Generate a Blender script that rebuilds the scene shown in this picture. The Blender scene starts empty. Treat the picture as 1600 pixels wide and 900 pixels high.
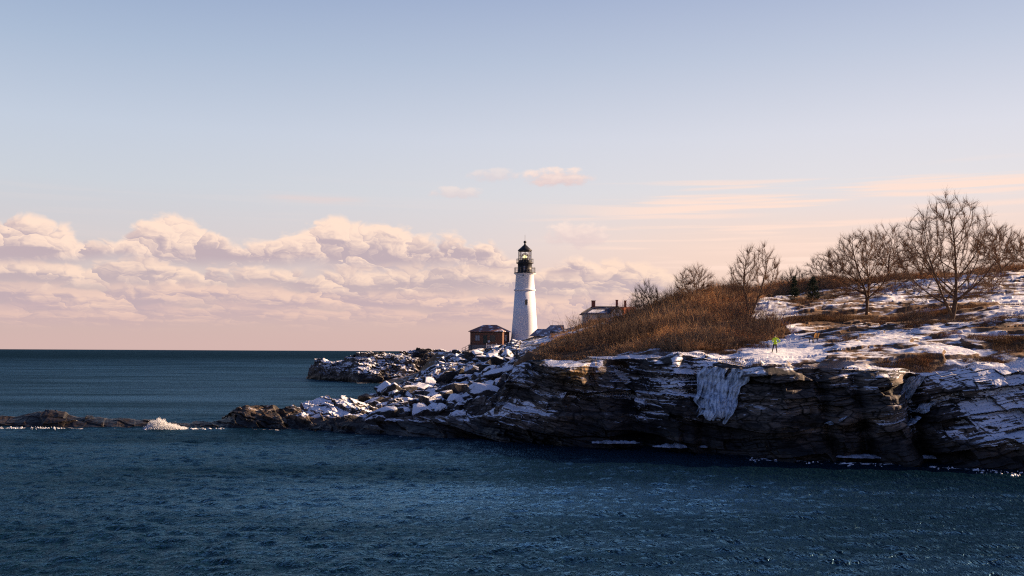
import bpy, bmesh, math, random
import numpy as np
from mathutils import Matrix, Vector

# ---------------------------------------------------------------- camera
SC = bpy.context.scene
COL = SC.collection
FPX = 1555.0            # focal length in photograph pixels (1600 wide)
EYE = 8.5               # camera height above the sea
HOR = 549.0             # row of the horizon at the picture's centre column
ROLL = 0.005
cd = bpy.data.cameras.new("camera")
cam = bpy.data.objects.new("camera", cd)
COL.objects.link(cam)
cd.sensor_width = 36.0
cd.lens = 36.0 * FPX / 1600.0
cd.shift_y = (HOR - 450.0) / 1600.0
cd.clip_start = 0.5
cd.clip_end = 60000.0
cam.matrix_world = (Matrix.Translation((0, 0, EYE)) @ Matrix.Rotation(-ROLL, 4, 'Y')
                    @ Matrix.Rotation(math.radians(90), 4, 'X'))
SC.camera = cam

# ---------------------------------------------------------------- light
SUN_AZ = math.radians(73)      # from +Y (view direction) towards +X
SUN_EL = math.radians(20)
SUN_DIR = Vector((math.sin(SUN_AZ) * math.cos(SUN_EL), math.cos(SUN_AZ) * math.cos(SUN_EL), math.sin(SUN_EL)))
sl = bpy.data.lights.new("sun", 'SUN')
sl.energy = 5.0
sl.angle = math.radians(0.6)
sl.color = (1.0, 0.69, 0.44)
so = bpy.data.objects.new("sun", sl)
COL.objects.link(so)
so.rotation_euler = SUN_DIR.to_track_quat('Z', 'Y').to_euler()
so.location = (200, 100, 120)

vs = SC.view_settings
SC.display_settings.display_device = 'sRGB'
vs.view_transform = 'Standard'
vs.look = 'None'
vs.exposure = 1.38
vs.gamma = 1.0
vs.use_curve_mapping = False
SC.render.engine = 'CYCLES'
SC.cycles.use_denoising = False
SC.cycles.use_adaptive_sampling = False
SC.cycles.pixel_filter_type = "BLACKMAN_HARRIS"
SC.cycles.filter_width = 1.2
SC.cycles.max_bounces = 5
SC.cycles.diffuse_bounces = 2
SC.cycles.glossy_bounces = 3
SC.cycles.transparent_max_bounces = 6
SC.cycles.sample_clamp_indirect = 4.0
SC.cycles.sample_clamp_direct = 2.0


# ---------------------------------------------------------------- node helpers
class Tree:
    """Tiny expression layer over a node tree."""
    def __init__(self, nt):
        self.nt = nt

    def node(self, kind, **kw):
        n = self.nt.nodes.new(kind)
        for k, v in kw.items():
            setattr(n, k, v)
        return n

    def put(self, sock, v):
        if isinstance(v, E):
            v = v.s
        if hasattr(v, 'is_output') or isinstance(v, bpy.types.NodeSocket):
            self.nt.links.new(v, sock)
        elif v is not None:
            if sock.type == 'RGBA' and not isinstance(v, (int, float)) and len(v) == 3:
                v = (*v, 1.0)
            sock.default_value = v

    def math(self, op, a, b=None, c=None, clamp=False):
        n = self.node('ShaderNodeMath', operation=op)
        n.use_clamp = clamp
        self.put(n.inputs[0], a)
        if b is not None:
            self.put(n.inputs[1], b)
        if c is not None:
            self.put(n.inputs[2], c)
        return E(self, n.outputs[0])

    def vec(self, x, y, z):
        n = self.node('ShaderNodeCombineXYZ')
        for i, v in enumerate((x, y, z)):
            self.put(n.inputs[i], v)
        return E(self, n.outputs[0])

    def sep(self, v):
        n = self.node('ShaderNodeSeparateXYZ')
        self.put(n.inputs[0], v)
        return [E(self, o) for o in n.outputs]

    def noise(self, v, scale=1.0, detail=3.0, rough=0.5, distort=0.0, color=False, dim='3D'):
        n = self.node('ShaderNodeTexNoise', noise_dimensions=dim)
        self.put(n.inputs['Vector'], v)
        self.put(n.inputs['Scale'], scale)
        self.put(n.inputs['Detail'], detail)
        self.put(n.inputs['Roughness'], rough)
        self.put(n.inputs['Distortion'], distort)
        return E(self, n.outputs['Color' if color else 0])

    def voro(self, v, scale=1.0, feature='F1', smooth=0.5, rand=1.0, out=0, dim='3D'):
        n = self.node('ShaderNodeTexVoronoi', feature=feature, voronoi_dimensions=dim)
        self.put(n.inputs['Vector'], v)
        self.put(n.inputs['Scale'], scale)
        self.put(n.inputs['Randomness'], rand)
        if feature == 'SMOOTH_F1':
            self.put(n.inputs['Smoothness'], smooth)
        if out == 'all':
            return n
        return E(self, n.outputs[out])

    def smooth(self, x, a, b, lo=0.0, hi=1.0, kind='SMOOTHSTEP'):
        n = self.node('ShaderNodeMapRange', interpolation_type=kind)
        n.clamp = True
        for i, v in zip((0, 1, 2, 3, 4), (x, a, b, lo, hi)):
            self.put(n.inputs[i], v)
        return E(self, n.outputs[0])

    def ramp(self, x, stops, interp='LINEAR'):
        n = self.node('ShaderNodeValToRGB')
        r = n.color_ramp
        r.interpolation = interp
        while len(r.elements) > 1:
            r.elements.remove(r.elements[-1])
        first = True
        for p, c in stops:
            if isinstance(c, (int, float)):
                c = (c, c, c)
            if first:
                e = r.elements[0]; e.position = p; first = False
            else:
                e = r.elements.new(p)
            e.color = (*c, 1.0)
        self.put(n.inputs[0], x)
        return E(self, n.outputs[0])

    def mix(self, f, a, b, blend='MIX'):
        n = self.node('ShaderNodeMix', data_type='RGBA', blend_type=blend)
        n.clamp_factor = True
        self.put(n.inputs[0], f)
        self.put(n.inputs[6], a)
        self.put(n.inputs[7], b)
        return E(self, n.outputs[2])

    def attr(self, name, out='Fac'):
        n = self.node('ShaderNodeAttribute', attribute_name=name)
        return E(self, n.outputs[out])

    def geom(self, out):
        return E(self, self.node('ShaderNodeNewGeometry').outputs[out])

    def bump(self, h, dist=0.1, strength=1.0, width=None):
        n = self.node('ShaderNodeBump')
        if width is not None and 'Filter Width' in n.inputs:
            n.inputs['Filter Width'].default_value = width
        self.put(n.inputs['Height'], h)
        n.inputs['Distance'].default_value = dist
        n.inputs['Strength'].default_value = strength
        return E(self, n.outputs[0])


class E:
    def __init__(self, t, s):
        self.t, self.s = t, s
    def __add__(self, o): return self.t.math('ADD', self, o)
    __radd__ = __add__
    def __mul__(self, o): return self.t.math('MULTIPLY', self, o)
    __rmul__ = __mul__
    def __sub__(self, o): return self.t.math('SUBTRACT', self, o)
    def __rsub__(self, o): return self.t.math('SUBTRACT', o, self)
    def __truediv__(self, o): return self.t.math('DIVIDE', self, o)
    def clamp(self): return self.t.math('ADD', self, 0.0, clamp=True)
    def max(self, o): return self.t.math('MAXIMUM', self, o)
    def min(self, o): return self.t.math('MINIMUM', self, o)
    def pow(self, o): return self.t.math('POWER', self, o)


def material(name):
    m = bpy.data.materials.new(name)
    m.use_nodes = True
    nt = m.node_tree
    nt.nodes.clear()
    t = Tree(nt)
    out = t.node('ShaderNodeOutputMaterial')
    bs = t.node('ShaderNodeBsdfPrincipled')
    nt.links.new(bs.outputs[0], out.inputs[0])
    t.bs, t.out = bs, out
    return m, t


def simple(name, col, rough=0.7, var=0.25, scale=3.0, metal=0.0, bump=0.0, spec=0.3):
    """Plain weathered surface: base colour broken up by two sizes of noise."""
    m, t = material(name)
    tc = E(t, t.node('ShaderNodeTexCoord').outputs['Object'])
    n = t.noise(tc, scale, 4, 0.6) * 0.6 + t.noise(tc, scale * 7, 3, 0.6) * 0.4
    lo = tuple(c * (1 - var) for c in col)
    hi = tuple(min(1, c * (1 + var)) for c in col)
    t.put(t.bs.inputs['Base Color'], t.mix(t.smooth(n, 0.3, 0.7), lo, hi))
    t.bs.inputs['Roughness'].default_value = rough
    t.bs.inputs['Metallic'].default_value = metal
    t.bs.inputs['Specular IOR Level'].default_value = spec
    if bump:
        t.put(t.bs.inputs['Normal'], t.bump(n, bump))
    return m


# ---------------------------------------------------------------- sky
def build_sky():
    w = bpy.data.worlds.new("World")
    SC.world = w
    w.use_nodes = True
    nt = w.node_tree
    nt.nodes.clear()
    t = Tree(nt)
    out = t.node('ShaderNodeOutputWorld')
    bg = t.node('ShaderNodeBackground')
    nt.links.new(bg.outputs[0], out.inputs[0])
    sky = t.node('ShaderNodeTexSky', sky_type='NISHITA')
    sky.sun_disc = False
    sky.sun_elevation = SUN_EL
    sky.sun_rotation = SUN_AZ
    sky.altitude = 10
    sky.air_density = 1.0
    sky.dust_density = 0.6
    sky.ozone_density = 1.6
    bg.inputs[1].default_value = 0.05
    d = E(t, t.node('ShaderNodeTexCoord').outputs['Generated'])
    x, y, z = t.sep(d)
    az = t.math('ARCTAN2', x, y) * 57.29578
    hz = t.math('SQRT', x * x + y * y)
    el = t.math('ARCTAN2', z, hz) * 57.29578
    def AE(px, py):
        u = (px - 800) / FPX
        v = (HOR - py) / FPX + u * ROLL
        return math.degrees(math.atan(u)), math.degrees(math.atan(v / math.hypot(1, u)))
    # clear air: the Nishita sky, evened out and warmed towards the horizon
    grad = t.ramp(el / 60.0, [(0.0, (7.1, 4.9, 4.5)), (0.05, (8.2, 5.8, 5.1)), (0.10, (8.4, 7.1, 6.7)),
                              (0.15, (7.7, 7.5, 7.6)), (0.20, (7.0, 7.2, 7.9)), (0.27, (5.2, 5.9, 7.2)),
                              (0.33, (3.9, 4.7, 6.5)), (0.5, (1.4, 2.2, 4.2)), (1.0, (0.6, 1.1, 2.7))])
    grad = t.mix(1.0, grad, t.mix(t.smooth(az, -30.0, 25.0), (0.82, 0.89, 0.95), (1.06, 1.03, 1.02)), 'MULTIPLY')
    nis = t.mix(1.0, E(t, sky.outputs[0]), (1.35, 1.15, 1.25), 'MULTIPLY')
    nis = t.mix(1.0, nis, (9.0, 9.0, 9.0), 'DARKEN')
    ahead = 1.0 - t.smooth(t.math('ABSOLUTE', az), 38.0, 85.0)
    base = t.mix(ahead * 0.86 + 0.06, t.mix(1.0 - ahead, nis, t.mix(1.0, nis, (0.50, 0.58, 0.85), 'MULTIPLY')), grad)
    wob = t.noise(t.vec(az * 0.10, el * 0.35, 0.0), 1.0, 3, 0.55, dim='2D')
    clear = base
    # thin high streaks, peach, mostly to the right
    st = t.noise(t.vec(az * 0.045 + 7.7, el * 1.15 + az * 0.012, 0.0), 1.0, 4, 0.5, dim='2D')
    st2 = t.noise(t.vec(az * 0.12 + 1.7, el * 3.2, 0.0), 1.0, 3, 0.5, dim='2D')
    stm = t.smooth(st * 0.7 + st2 * 0.3, 0.49, 0.62) * t.smooth(el, 3.0, 5.5) * (1.0 - t.smooth(el, 8.6, 10.5))
    stm = stm * t.smooth(az, 0.0, 11.0, 0.05, 1.0)
    warm = t.smooth(az, -4.0, 14.0) * (1.0 - t.smooth(el, 5.0, 9.5))
    base = t.mix(warm * 0.75, base, (9.6, 7.0, 5.7))
    base = t.mix(stm * 0.9, base, (10.3, 7.7, 6.5))
    # explicit long streaks seen in the photograph
    for (x0, x1, py, th, a) in ((1270, 1700, 298, 6, .8), (1110, 1640, 347, 5, .7), (770, 1240, 341, 6, .6),
                                (1370, 1700, 318, 6, .55), (1000, 1650, 384, 12, .45), (395, 590, 312, 8, .45)):
        a0, e0 = AE((x0 + x1) / 2, py)
        ra = abs(AE(x1, py)[0] - AE(x0, py)[0]) / 2
        q = t.math('ABSOLUTE', (az - a0) / ra)
        e = t.math('ABSOLUTE', (el - e0 + (wob - 0.5) * 0.5) / (th / 27.1))
        k = (1.0 - t.smooth(q, 0.35, 1.0)) * (1.0 - t.smooth(e, 0.15, 1.0))
        base = t.mix(k * a * t.smooth(st2, 0.25, 0.55), base, (10.4, 7.7, 6.5) if x0 > 700 else (8.2, 6.5, 6.2))

    bars = t.noise(t.vec(az * 0.16, el * 1.5, 0.0), 1.0, 3, 0.55, dim='2D')
    wv = t.noise(t.vec(az * 0.5, el * 0.8, 0.0), 1.0, 3, 0.55, color=True, dim='2D')
    wx, wy, _ = t.sep(wv)
    sux, suy = 0.75, 0.66

    def puffs(sx, sy, seed):
        """Cauliflower field (height) and how far each puff's face turns to the sun."""
        px = az * sx + (wx - 0.5) * 1.3 + seed
        py = el * sy + (wy - 0.5) * 1.3 + seed * 1.7
        p = t.vec(px, py, 0.0)
        hgt, face = None, None
        f = t.noise(p, 2.2, 4, 0.55, dim='2D')
        jx, jy = px + (f - 0.5) * 0.22, py + (f - 0.5) * 0.22
        pj = t.vec(jx, jy, 0.0)
        for sc, wgt in ((0.55, 0.46), (1.3, 0.26), (2.8, 0.09)):
            n = t.voro(pj, sc, 'F1', out='all', dim='2D')
            dd = E(t, n.outputs['Distance'])
            cx, cy, _ = t.sep(E(t, n.outputs['Position']))
            hh = (1.0 - dd * dd * 1.6)
            fc = ((jx - cx) * sux + (jy - cy) * suy) * sc
            hgt = hh * wgt if hgt is None else hgt + hh * wgt
            face = fc * wgt if face is None else face + fc * wgt
        return hgt + (f - 0.5) * 0.22, face, f

    def row(base_in, prof, e_base, seed, sx, sy, lit, dark, amp, opac, soft=0.22):
        env = t.ramp((az + 34.0) / 68.0, [((a + 34.0) / 68.0, max(0.0, e) / 12.0) for a, e in prof]) * 12.0
        b0, fc, f = puffs(sx, sy, seed)
        top = env + (b0 - 0.62) * amp
        eb = e_base + (wob - 0.5) * 1.6
        m = t.smooth(top - el, 0.0, soft) * t.smooth(el - eb, -0.30, 0.22 + soft)
        h = ((el - eb) / (top - eb).max(0.3)).clamp()
        lum = fc * 1.25 + (b0 - 0.55) * 0.5 + h * 0.95 + 0.04 + (f - 0.5) * 0.75
        lum = lum - t.smooth(bars, 0.50, 0.66) * (1.0 - t.smooth(h, 0.35, 0.8)) * 0.40
        col = t.mix(t.smooth(lum, 0.0, 0.95), dark, lit)
        return t.mix(m * opac * (0.25 + 0.75 * ahead), base_in, col)

    def P(*pts):
        return [AE(a, b) for a, b in pts]
    lit, dark = (10.4, 7.8, 6.3), (5.4, 4.3, 4.7)
    pink, lil = (9.4, 6.6, 5.4), (5.3, 4.1, 4.6)
    base = row(base, P((-400, 470), (0, 462), (300, 468), (600, 470), (800, 475), (1000, 470), (1200, 500), (1900, 500)),
               1.2, 21.3, 0.55, 2.6, (8.9, 6.1, 5.1), (5.9, 4.4, 4.6), 1.1, 0.75, soft=0.5)
    base = row(base, P((-400, 425), (0, 430), (260, 436), (520, 430), (760, 440), (900, 436), (1000, 442), (1080, 470), (1150, 520), (1900, 520)),
               2.0, 11.1, 0.45, 1.4, pink, lil, 1.5, 0.8, soft=0.5)
    base = row(base, P((-400, 385), (0, 395), (120, 402), (240, 396), (330, 410), (420, 415), (560, 412), (700, 405), (790, 410), (850, 418),
                       (905, 412), (960, 398), (1010, 402), (1060, 430), (1110, 470), (1160, 530), (1900, 530)),
               3.2, 5.5, 0.5, 1.0, (10.1, 7.5, 6.0), (5.5, 4.4, 4.7), 1.6, 0.92, soft=0.45)
    base = row(base, P((-400, 330), (-40, 322), (60, 336), (140, 352), (178, 366), (205, 342), (250, 330), (300, 333), (340, 352),
                       (362, 382), (400, 372), (455, 362), (490, 338), (530, 333), (570, 342), (610, 344), (660, 362), (720, 356), (765, 370),
                       (800, 398), (835, 412), (870, 405), (905, 398), (945, 412), (985, 430), (1030, 460), (1070, 545), (1900, 545)),
               4.5, 2.2, 0.55, 0.8, lit, dark, 1.7, 0.96, soft=0.55)
    # small detached puffs above the bank
    for (px, py, rx, ry, op) in ((870, 277, 60, 17, .9), (900, 366, 60, 24, .75), (770, 274, 45, 13, .4), (712, 301, 50, 11, .45)):
        a0, e0 = AE(px, py)
        k = ((az - a0) / (rx / 27.1)).pow(2.0) + ((el - e0) / (ry / 27.1)).pow(2.0)
        nn = t.noise(t.vec(az * 0.9 + px, el * 1.7, 0.0), 1.0, 4, 0.6, dim='2D')
        m = t.smooth(1.0 - k + (nn - 0.5) * 2.6, 0.0, 0.9) * (1.0 - t.smooth(k, 0.7, 1.3))
        col = t.mix(t.smooth((el - e0) / (ry / 27.1) + (nn - 0.5) * 2, -0.8, 0.9), (7.6, 6.0, 6.0), (9.9, 7.9, 7.0))
        base = t.mix(m * op, base, col)
    # haze low over the sea
    base = t.mix((1.0 - t.smooth(el, 0.0, 2.4)) * 0.75 * (0.3 + 0.7 * ahead), base, (6.9, 4.75, 4.4))
    base = t.mix(t.smooth(el, -2.0, -0.02, 1.0, 0.0), base, (0.6, 0.9, 1.3))
    t.put(bg.inputs[0], t.mix(1.0, base, (0.77, 0.77, 0.77), 'MULTIPLY'))
    bg2 = t.node('ShaderNodeBackground')
    bg2.inputs[1].default_value = bg.inputs[1].default_value
    t.put(bg2.inputs[0], t.mix(1.0, clear, (0.77, 0.77, 0.77), 'MULTIPLY'))
    mx = t.node('ShaderNodeMixShader')
    t.put(mx.inputs[0], t.smooth(el, 11.5, 12.0))
    nt.links.new(bg.outputs[0], mx.inputs[1])
    nt.links.new(bg2.outputs[0], mx.inputs[2])
    nt.links.new(mx.outputs[0], out.inputs[0])
    w.cycles.sampling_method = 'MANUAL'
    w.cycles.sample_map_resolution = 256
    return w


build_sky()


# ---------------------------------------------------------------- numpy noise
def _hash(ix, iy, iz, seed):
    h = (ix.astype(np.int64) * 374761393 + iy.astype(np.int64) * 668265263 + iz.astype(np.int64) * 2147483647
         + seed * 1274126177) & 0xffffffff
    h = ((h ^ (h >> 13)) * 1274126177) & 0xffffffff
    h = ((h ^ (h >> 16)) * 2246822519) & 0xffffffff
    return ((h ^ (h >> 15)) & 0xffffff) / float(0xffffff)


def vnoise(x, y, z=None, seed=0):
    """Smooth value noise in 0..1."""
    x = np.asarray(x, float); y = np.asarray(y, float)
    z = np.zeros_like(x) if z is None else np.asarray(z, float)
    x, y, z = np.broadcast_arrays(x, y, z)
    fx, fy, fz = np.floor(x), np.floor(y), np.floor(z)
    tx, ty, tz = x - fx, y - fy, z - fz
    tx = tx * tx * tx * (tx * (tx * 6 - 15) + 10); ty = ty * ty * ty * (ty * (ty * 6 - 15) + 10); tz = tz * tz * (3 - 2 * tz)
    r = 0
    for dx in (0, 1):
        for dy in (0, 1):
            for dz in (0, 1):
                w = (tx if dx else 1 - tx) * (ty if dy else 1 - ty) * (tz if dz else 1 - tz)
                r = r + w * _hash(fx + dx, fy + dy, fz + dz, seed)
    return r


def fbm(x, y, z=None, octaves=4, seed=0, gain=0.5):
    s = 0; a = 1; tot = 0
    for o in range(octaves):
        f = 2.03 ** o
        s = s + a * vnoise(x * f + 17.3 * o, y * f - 9.1 * o, None if z is None else z * f, seed + o)
        tot += a; a *= gain
    return s / tot


def sstep(x, a, b):
    t = np.clip((np.asarray(x, float) - a) / (b - a), 0, 1)
    return t * t * (3 - 2 * t)


def hash2(i, j, seed=0):
    return _hash(np.asarray(i, float), np.asarray(j, float), np.zeros_like(np.asarray(i, float)), seed)


def W(px, py, Y):
    """World point seen at photograph pixel (px, py) when it lies Y metres ahead."""
    u = (px - 800) / FPX
    v = (HOR - py) / FPX
    return (Y * (u - v * ROLL), Y, EYE + Y * (v + u * ROLL))


def PX(X, Y):
    return 800 + FPX * np.asarray(X) / np.asarray(Y)


# ---------------------------------------------------------------- mesh helpers
def link(name, me, parent=None, mat=None):
    ob = bpy.data.objects.new(name, me)
    COL.objects.link(ob)
    if parent is not None:
        ob.parent = parent
    if mat is not None and me is not None:
        me.materials.append(mat)
    return ob


def tag(o, label=None, cat=None, group=None, kind=None):
    if label: o['label'] = label
    if cat: o['category'] = cat
    if group: o['group'] = group
    if kind: o['kind'] = kind
    return o


def empty(name, loc=(0, 0, 0), rz=0.0, label=None, cat=None, group=None):
    o = link(name, None)
    o.location = loc
    o.rotation_euler = (0, 0, rz)
    o.empty_display_size = 0.3
    return tag(o, label, cat, group)


def raw_mesh(name, V, loops, starts, smooth=False, attrs=None):
    """Mesh from flat numpy arrays. loops: vertex indices, starts: first loop of each polygon."""
    me = bpy.data.meshes.new(name)
    V = np.ascontiguousarray(V, dtype=np.float32).reshape(-1, 3)
    me.vertices.add(len(V)); me.vertices.foreach_set('co', V.ravel())
    loops = np.ascontiguousarray(loops, dtype=np.int32).ravel()
    starts = np.ascontiguousarray(starts, dtype=np.int32)
    me.loops.add(len(loops)); me.loops.foreach_set('vertex_index', loops)
    me.polygons.add(len(starts)); me.polygons.foreach_set('loop_start', starts)
    me.update(calc_edges=True)
    sm = np.full(len(starts), bool(smooth)) if np.isscalar(smooth) else smooth
    me.polygons.foreach_set('use_smooth', sm)
    for k, a in (attrs or {}).items():
        a = np.ascontiguousarray(a, dtype=np.float32)
        if a.ndim == 2:
            at = me.attributes.new(k, 'FLOAT_VECTOR', 'POINT'); at.data.foreach_set('vector', a.ravel())
        else:
            at = me.attributes.new(k, 'FLOAT', 'POINT'); at.data.foreach_set('value', a)
    me.validate()
    return me


def grid_mesh(name, G, smooth=False, attrs=None):
    """Quads over a (rows, cols, 3) array of points."""
    n, m, _ = G.shape
    idx = np.arange(n * m).reshape(n, m)
    q = np.stack([idx[:-1, :-1], idx[:-1, 1:], idx[1:, 1:], idx[1:, :-1]], -1).reshape(-1, 4)
    at = {k: (v.reshape(-1, 3) if v.ndim == 3 else v.ravel()) for k, v in (attrs or {}).items()}
    if not np.isscalar(smooth):
        smooth = smooth[:-1, :-1].ravel()
    return raw_mesh(name, G.reshape(-1, 3), q, np.arange(len(q)) * 4, smooth, at)


class MB:
    """Collects simple shapes and links them as one mesh object."""
    def __init__(self):
        self.v = []; self.f = []

    def add(self, vs, fs):
        o = len(self.v)
        self.v += [tuple(p) for p in vs]
        self.f += [tuple(i + o for i in f) for f in fs]
        return self

    def box(self, c, s, rz=0.0, tilt=None):
        hx, hy, hz = s[0] / 2, s[1] / 2, s[2] / 2
        M = Matrix.Rotation(rz, 3, 'Z')
        if tilt:
            M = M @ Matrix.Rotation(tilt[0], 3, 'X') @ Matrix.Rotation(tilt[1], 3, 'Y')
        pts = []
        for sx, sy, sz in ((-1, -1, -1), (1, -1, -1), (1, 1, -1), (-1, 1, -1), (-1, -1, 1), (1, -1, 1), (1, 1, 1), (-1, 1, 1)):
            p = M @ Vector((sx * hx, sy * hy, sz * hz))
            pts.append((p.x + c[0], p.y + c[1], p.z + c[2]))
        return self.add(pts, [(3, 2, 1, 0), (4, 5, 6, 7), (0, 1, 5, 4), (1, 2, 6, 5), (2, 3, 7, 6), (3, 0, 4, 7)])

    def lathe(self, prof, n=32, c=(0, 0), cap=True):
        vs, fs = [], []
        for r, z in prof:
            for k in range(n):
                a = 2 * math.pi * (k + 0.5) / n
                vs.append((c[0] + r * math.cos(a), c[1] + r * math.sin(a), z))
        for i in range(len(prof) - 1):
            for k in range(n):
                k2 = (k + 1) % n
                fs.append((i * n + k, i * n + k2, (i + 1) * n + k2, (i + 1) * n + k))
        if cap:
            fs.append(tuple(range(n))[::-1])
            fs.append(tuple((len(prof) - 1) * n + k for k in range(n)))
        return self.add(vs, fs)

    def tube(self, pts, rad, n=6, cap=True):
        pts = [Vector(p) for p in pts]
        if isinstance(rad, (int, float)):
            rad = [rad] * len(pts)
        vs, fs = [], []
        for i, p in enumerate(pts):
            d = (pts[min(i + 1, len(pts) - 1)] - pts[max(i - 1, 0)]).normalized()
            a = d.cross(Vector((0.13, 0.21, 0.97)))
            if a.length < 0.05:
                a = d.cross(Vector((1, 0, 0)))
            a.normalize(); b = d.cross(a)
            for k in range(n):
                t = 2 * math.pi * k / n
                vs.append(p + (a * math.cos(t) + b * math.sin(t)) * rad[i])
        for i in range(len(pts) - 1):
            for k in range(n):
                k2 = (k + 1) % n
                fs.append((i * n + k, i * n + k2, (i + 1) * n + k2, (i + 1) * n + k))
        if cap:
            fs.append(tuple(range(n))[::-1]); fs.append(tuple((len(pts) - 1) * n + k for k in range(n)))
        return self.add(vs, fs)

    def ring(self, r, z, w, n=32):
        """Square-section ring."""
        vs, fs = [], []
        for k in range(n):
            a = 2 * math.pi * k / n
            for rr, zz in ((r - w / 2, z - w / 2), (r + w / 2, z - w / 2), (r + w / 2, z + w / 2), (r - w / 2, z + w / 2)):
                vs.append((rr * math.cos(a), rr * math.sin(a), zz))
        for k in range(n):
            k2 = (k + 1) % n
            for e in range(4):
                e2 = (e + 1) % 4
                fs.append((k * 4 + e, k2 * 4 + e, k2 * 4 + e2, k * 4 + e2))
        return self.add(vs, fs)

    def ball(self, c, r, n=12, m=8, sz=1.0):
        prof = [(max(1e-3, r * math.sin(math.pi * i / m)), c[2] - sz * r * math.cos(math.pi * i / m)) for i in range(m + 1)]
        return self.lathe(prof, n, (c[0], c[1]))

    def build(self, name, mat=None, parent=None, smooth=False, bevel=0.0):
        me = bpy.data.meshes.new(name)
        me.from_pydata(self.v, [], self.f)
        bm = bmesh.new(); bm.from_mesh(me)
        bmesh.ops.recalc_face_normals(bm, faces=bm.faces)
        if bevel:
            bmesh.ops.bevel(bm, geom=bm.edges[:], offset=bevel, segments=2, affect='EDGES', profile=0.6)
        bm.to_mesh(me); bm.free()
        if smooth:
            me.polygons.foreach_set('use_smooth', [len(p.vertices) <= 4 for p in me.polygons])
        return link(name, me, parent, mat)


# ---------------------------------------------------------------- ground materials
def rock_material(name):
    """Bedded shore rock, snow lying on faces that look up, bare soil where the ground is grassy,
    a dark wet band of weed near the water. Snow cover, soil and bedding come from the mesh's own attributes."""
    m, t = material(name)
    bed = t.attr('bedco', 'Vector')
    cover = t.attr('cover')
    soil = t.attr('soil')
    warm = t.attr('warm')
    nz = t.sep(t.geom('Normal'))[2]
    pos = t.geom('Position')
    px, py, pz = t.sep(pos)
    a, b, c = t.sep(bed)
    fine = t.noise(t.vec(a * 0.42, b * 2.3, c * 0.45), 1.0, 5, 0.62)
    vfine = t.noise(t.vec(a * 1.5, b * 5.5, c * 1.4), 1.0, 4, 0.65)
    broad = t.noise(t.vec(a * 0.13, b * 0.45, c * 0.13), 1.0, 4, 0.55)
    spot = t.noise(pos, 2.2, 5, 0.65)
    # rock
    k = t.smooth(fine * 0.55 + vfine * 0.45, 0.34, 0.66)
    rock = t.mix(k, (0.014, 0.0135, 0.014), (0.150, 0.134, 0.120))
    rock = t.mix(t.smooth(broad, 0.48, 0.72) * 0.7, rock, (0.115, 0.088, 0.062))
    rock = t.mix(t.smooth(spot, 0.56, 0.72) * 0.5, rock, (0.045, 0.05, 0.052))
    rock = t.mix(warm * t.smooth(spot, 0.3, 0.6), rock, (0.36, 0.22, 0.07))  # golden sunlight painted into the rock colour
    tide = t.attr('tide')
    wet = 1.0 - t.smooth((pz + (broad - 0.5) * 0.7 * tide) / tide.max(0.2), 0.25, 1.0)
    rock = t.mix(wet * 0.92, rock, t.mix(spot, (0.004, 0.004, 0.004), (0.013, 0.0105, 0.008)))
    blk = t.voro(t.vec(a * 0.33 + (fine - 0.5) * 0.5, b * 0.85 + (vfine - 0.5) * 0.4, c * 0.3), 1.0, out='all')
    blk2 = t.voro(t.vec(a * 0.7, b * 1.9 + (vfine - 0.5) * 0.6, c * 0.8), 1.0, 'DISTANCE_TO_EDGE')
    bc = t.sep(E(t, blk.outputs['Color']))[0]
    rock = t.mix(1.0, rock, t.mix(bc, (0.26, 0.26, 0.28), (1.9, 1.75, 1.62)), 'MULTIPLY')
    rock = t.mix((1.0 - t.smooth(blk2, 0.01, 0.10)) * 0.9, rock, (0.006, 0.006, 0.006))
    # soil: dead grass and earth
    gn = t.noise(t.vec(px * 0.9, py * 0.55, pz * 3.0), 1.0, 6, 0.7)
    gs = t.mix(t.smooth(gn, 0.3, 0.7), (0.055, 0.032, 0.018), (0.23, 0.125, 0.055))
    gs = t.mix(t.smooth(spot, 0.5, 0.75) * 0.5, gs, (0.11, 0.075, 0.05))
    ground = t.mix(soil, rock, gs)
    # snow
    up = t.smooth(nz, 0.05, 0.9)
    sn = up * 1.05 + (fine - 0.5) * 1.25 + (vfine - 0.5) * 0.75 + (broad - 0.5) * 0.8 + (bc - 0.5) * 0.45 + cover - 0.55
    snow_rock = t.smooth(sn, -0.02, 0.13)
    gn2 = t.noise(t.vec(px * 0.22, py * 0.22, pz * 1.6), 1.0, 6, 0.68)
    sg = (gn2 - 0.5) * 2.6 + (gn - 0.5) * 1.1 + (nz - 0.93) * 2.0 + cover
    snow_soil = t.smooth(sg, -0.05, 0.22)
    snow = t.mix(soil, snow_rock, snow_soil)
    snow = t.sep(snow)[0] * (1.0 - t.smooth(wet, 0.25, 0.6))
    scol = t.mix(spot, (0.70, 0.72, 0.77), (0.86, 0.86, 0.87))
    t.put(t.bs.inputs['Base Color'], t.mix(snow, ground, scol))
    t.put(t.bs.inputs['Roughness'], (0.85 - wet * 0.42) * (1.0 - snow) + 0.75 * snow)
    t.bs.inputs['Specular IOR Level'].default_value = 0.25
    h = fine * 0.5 + vfine * 0.3 + spot * 0.25
    t.put(t.bs.inputs['Normal'], t.bump(h, 0.22, 0.8))
    return m


ROCK = rock_material("bedded_rock_with_snow")


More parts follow.
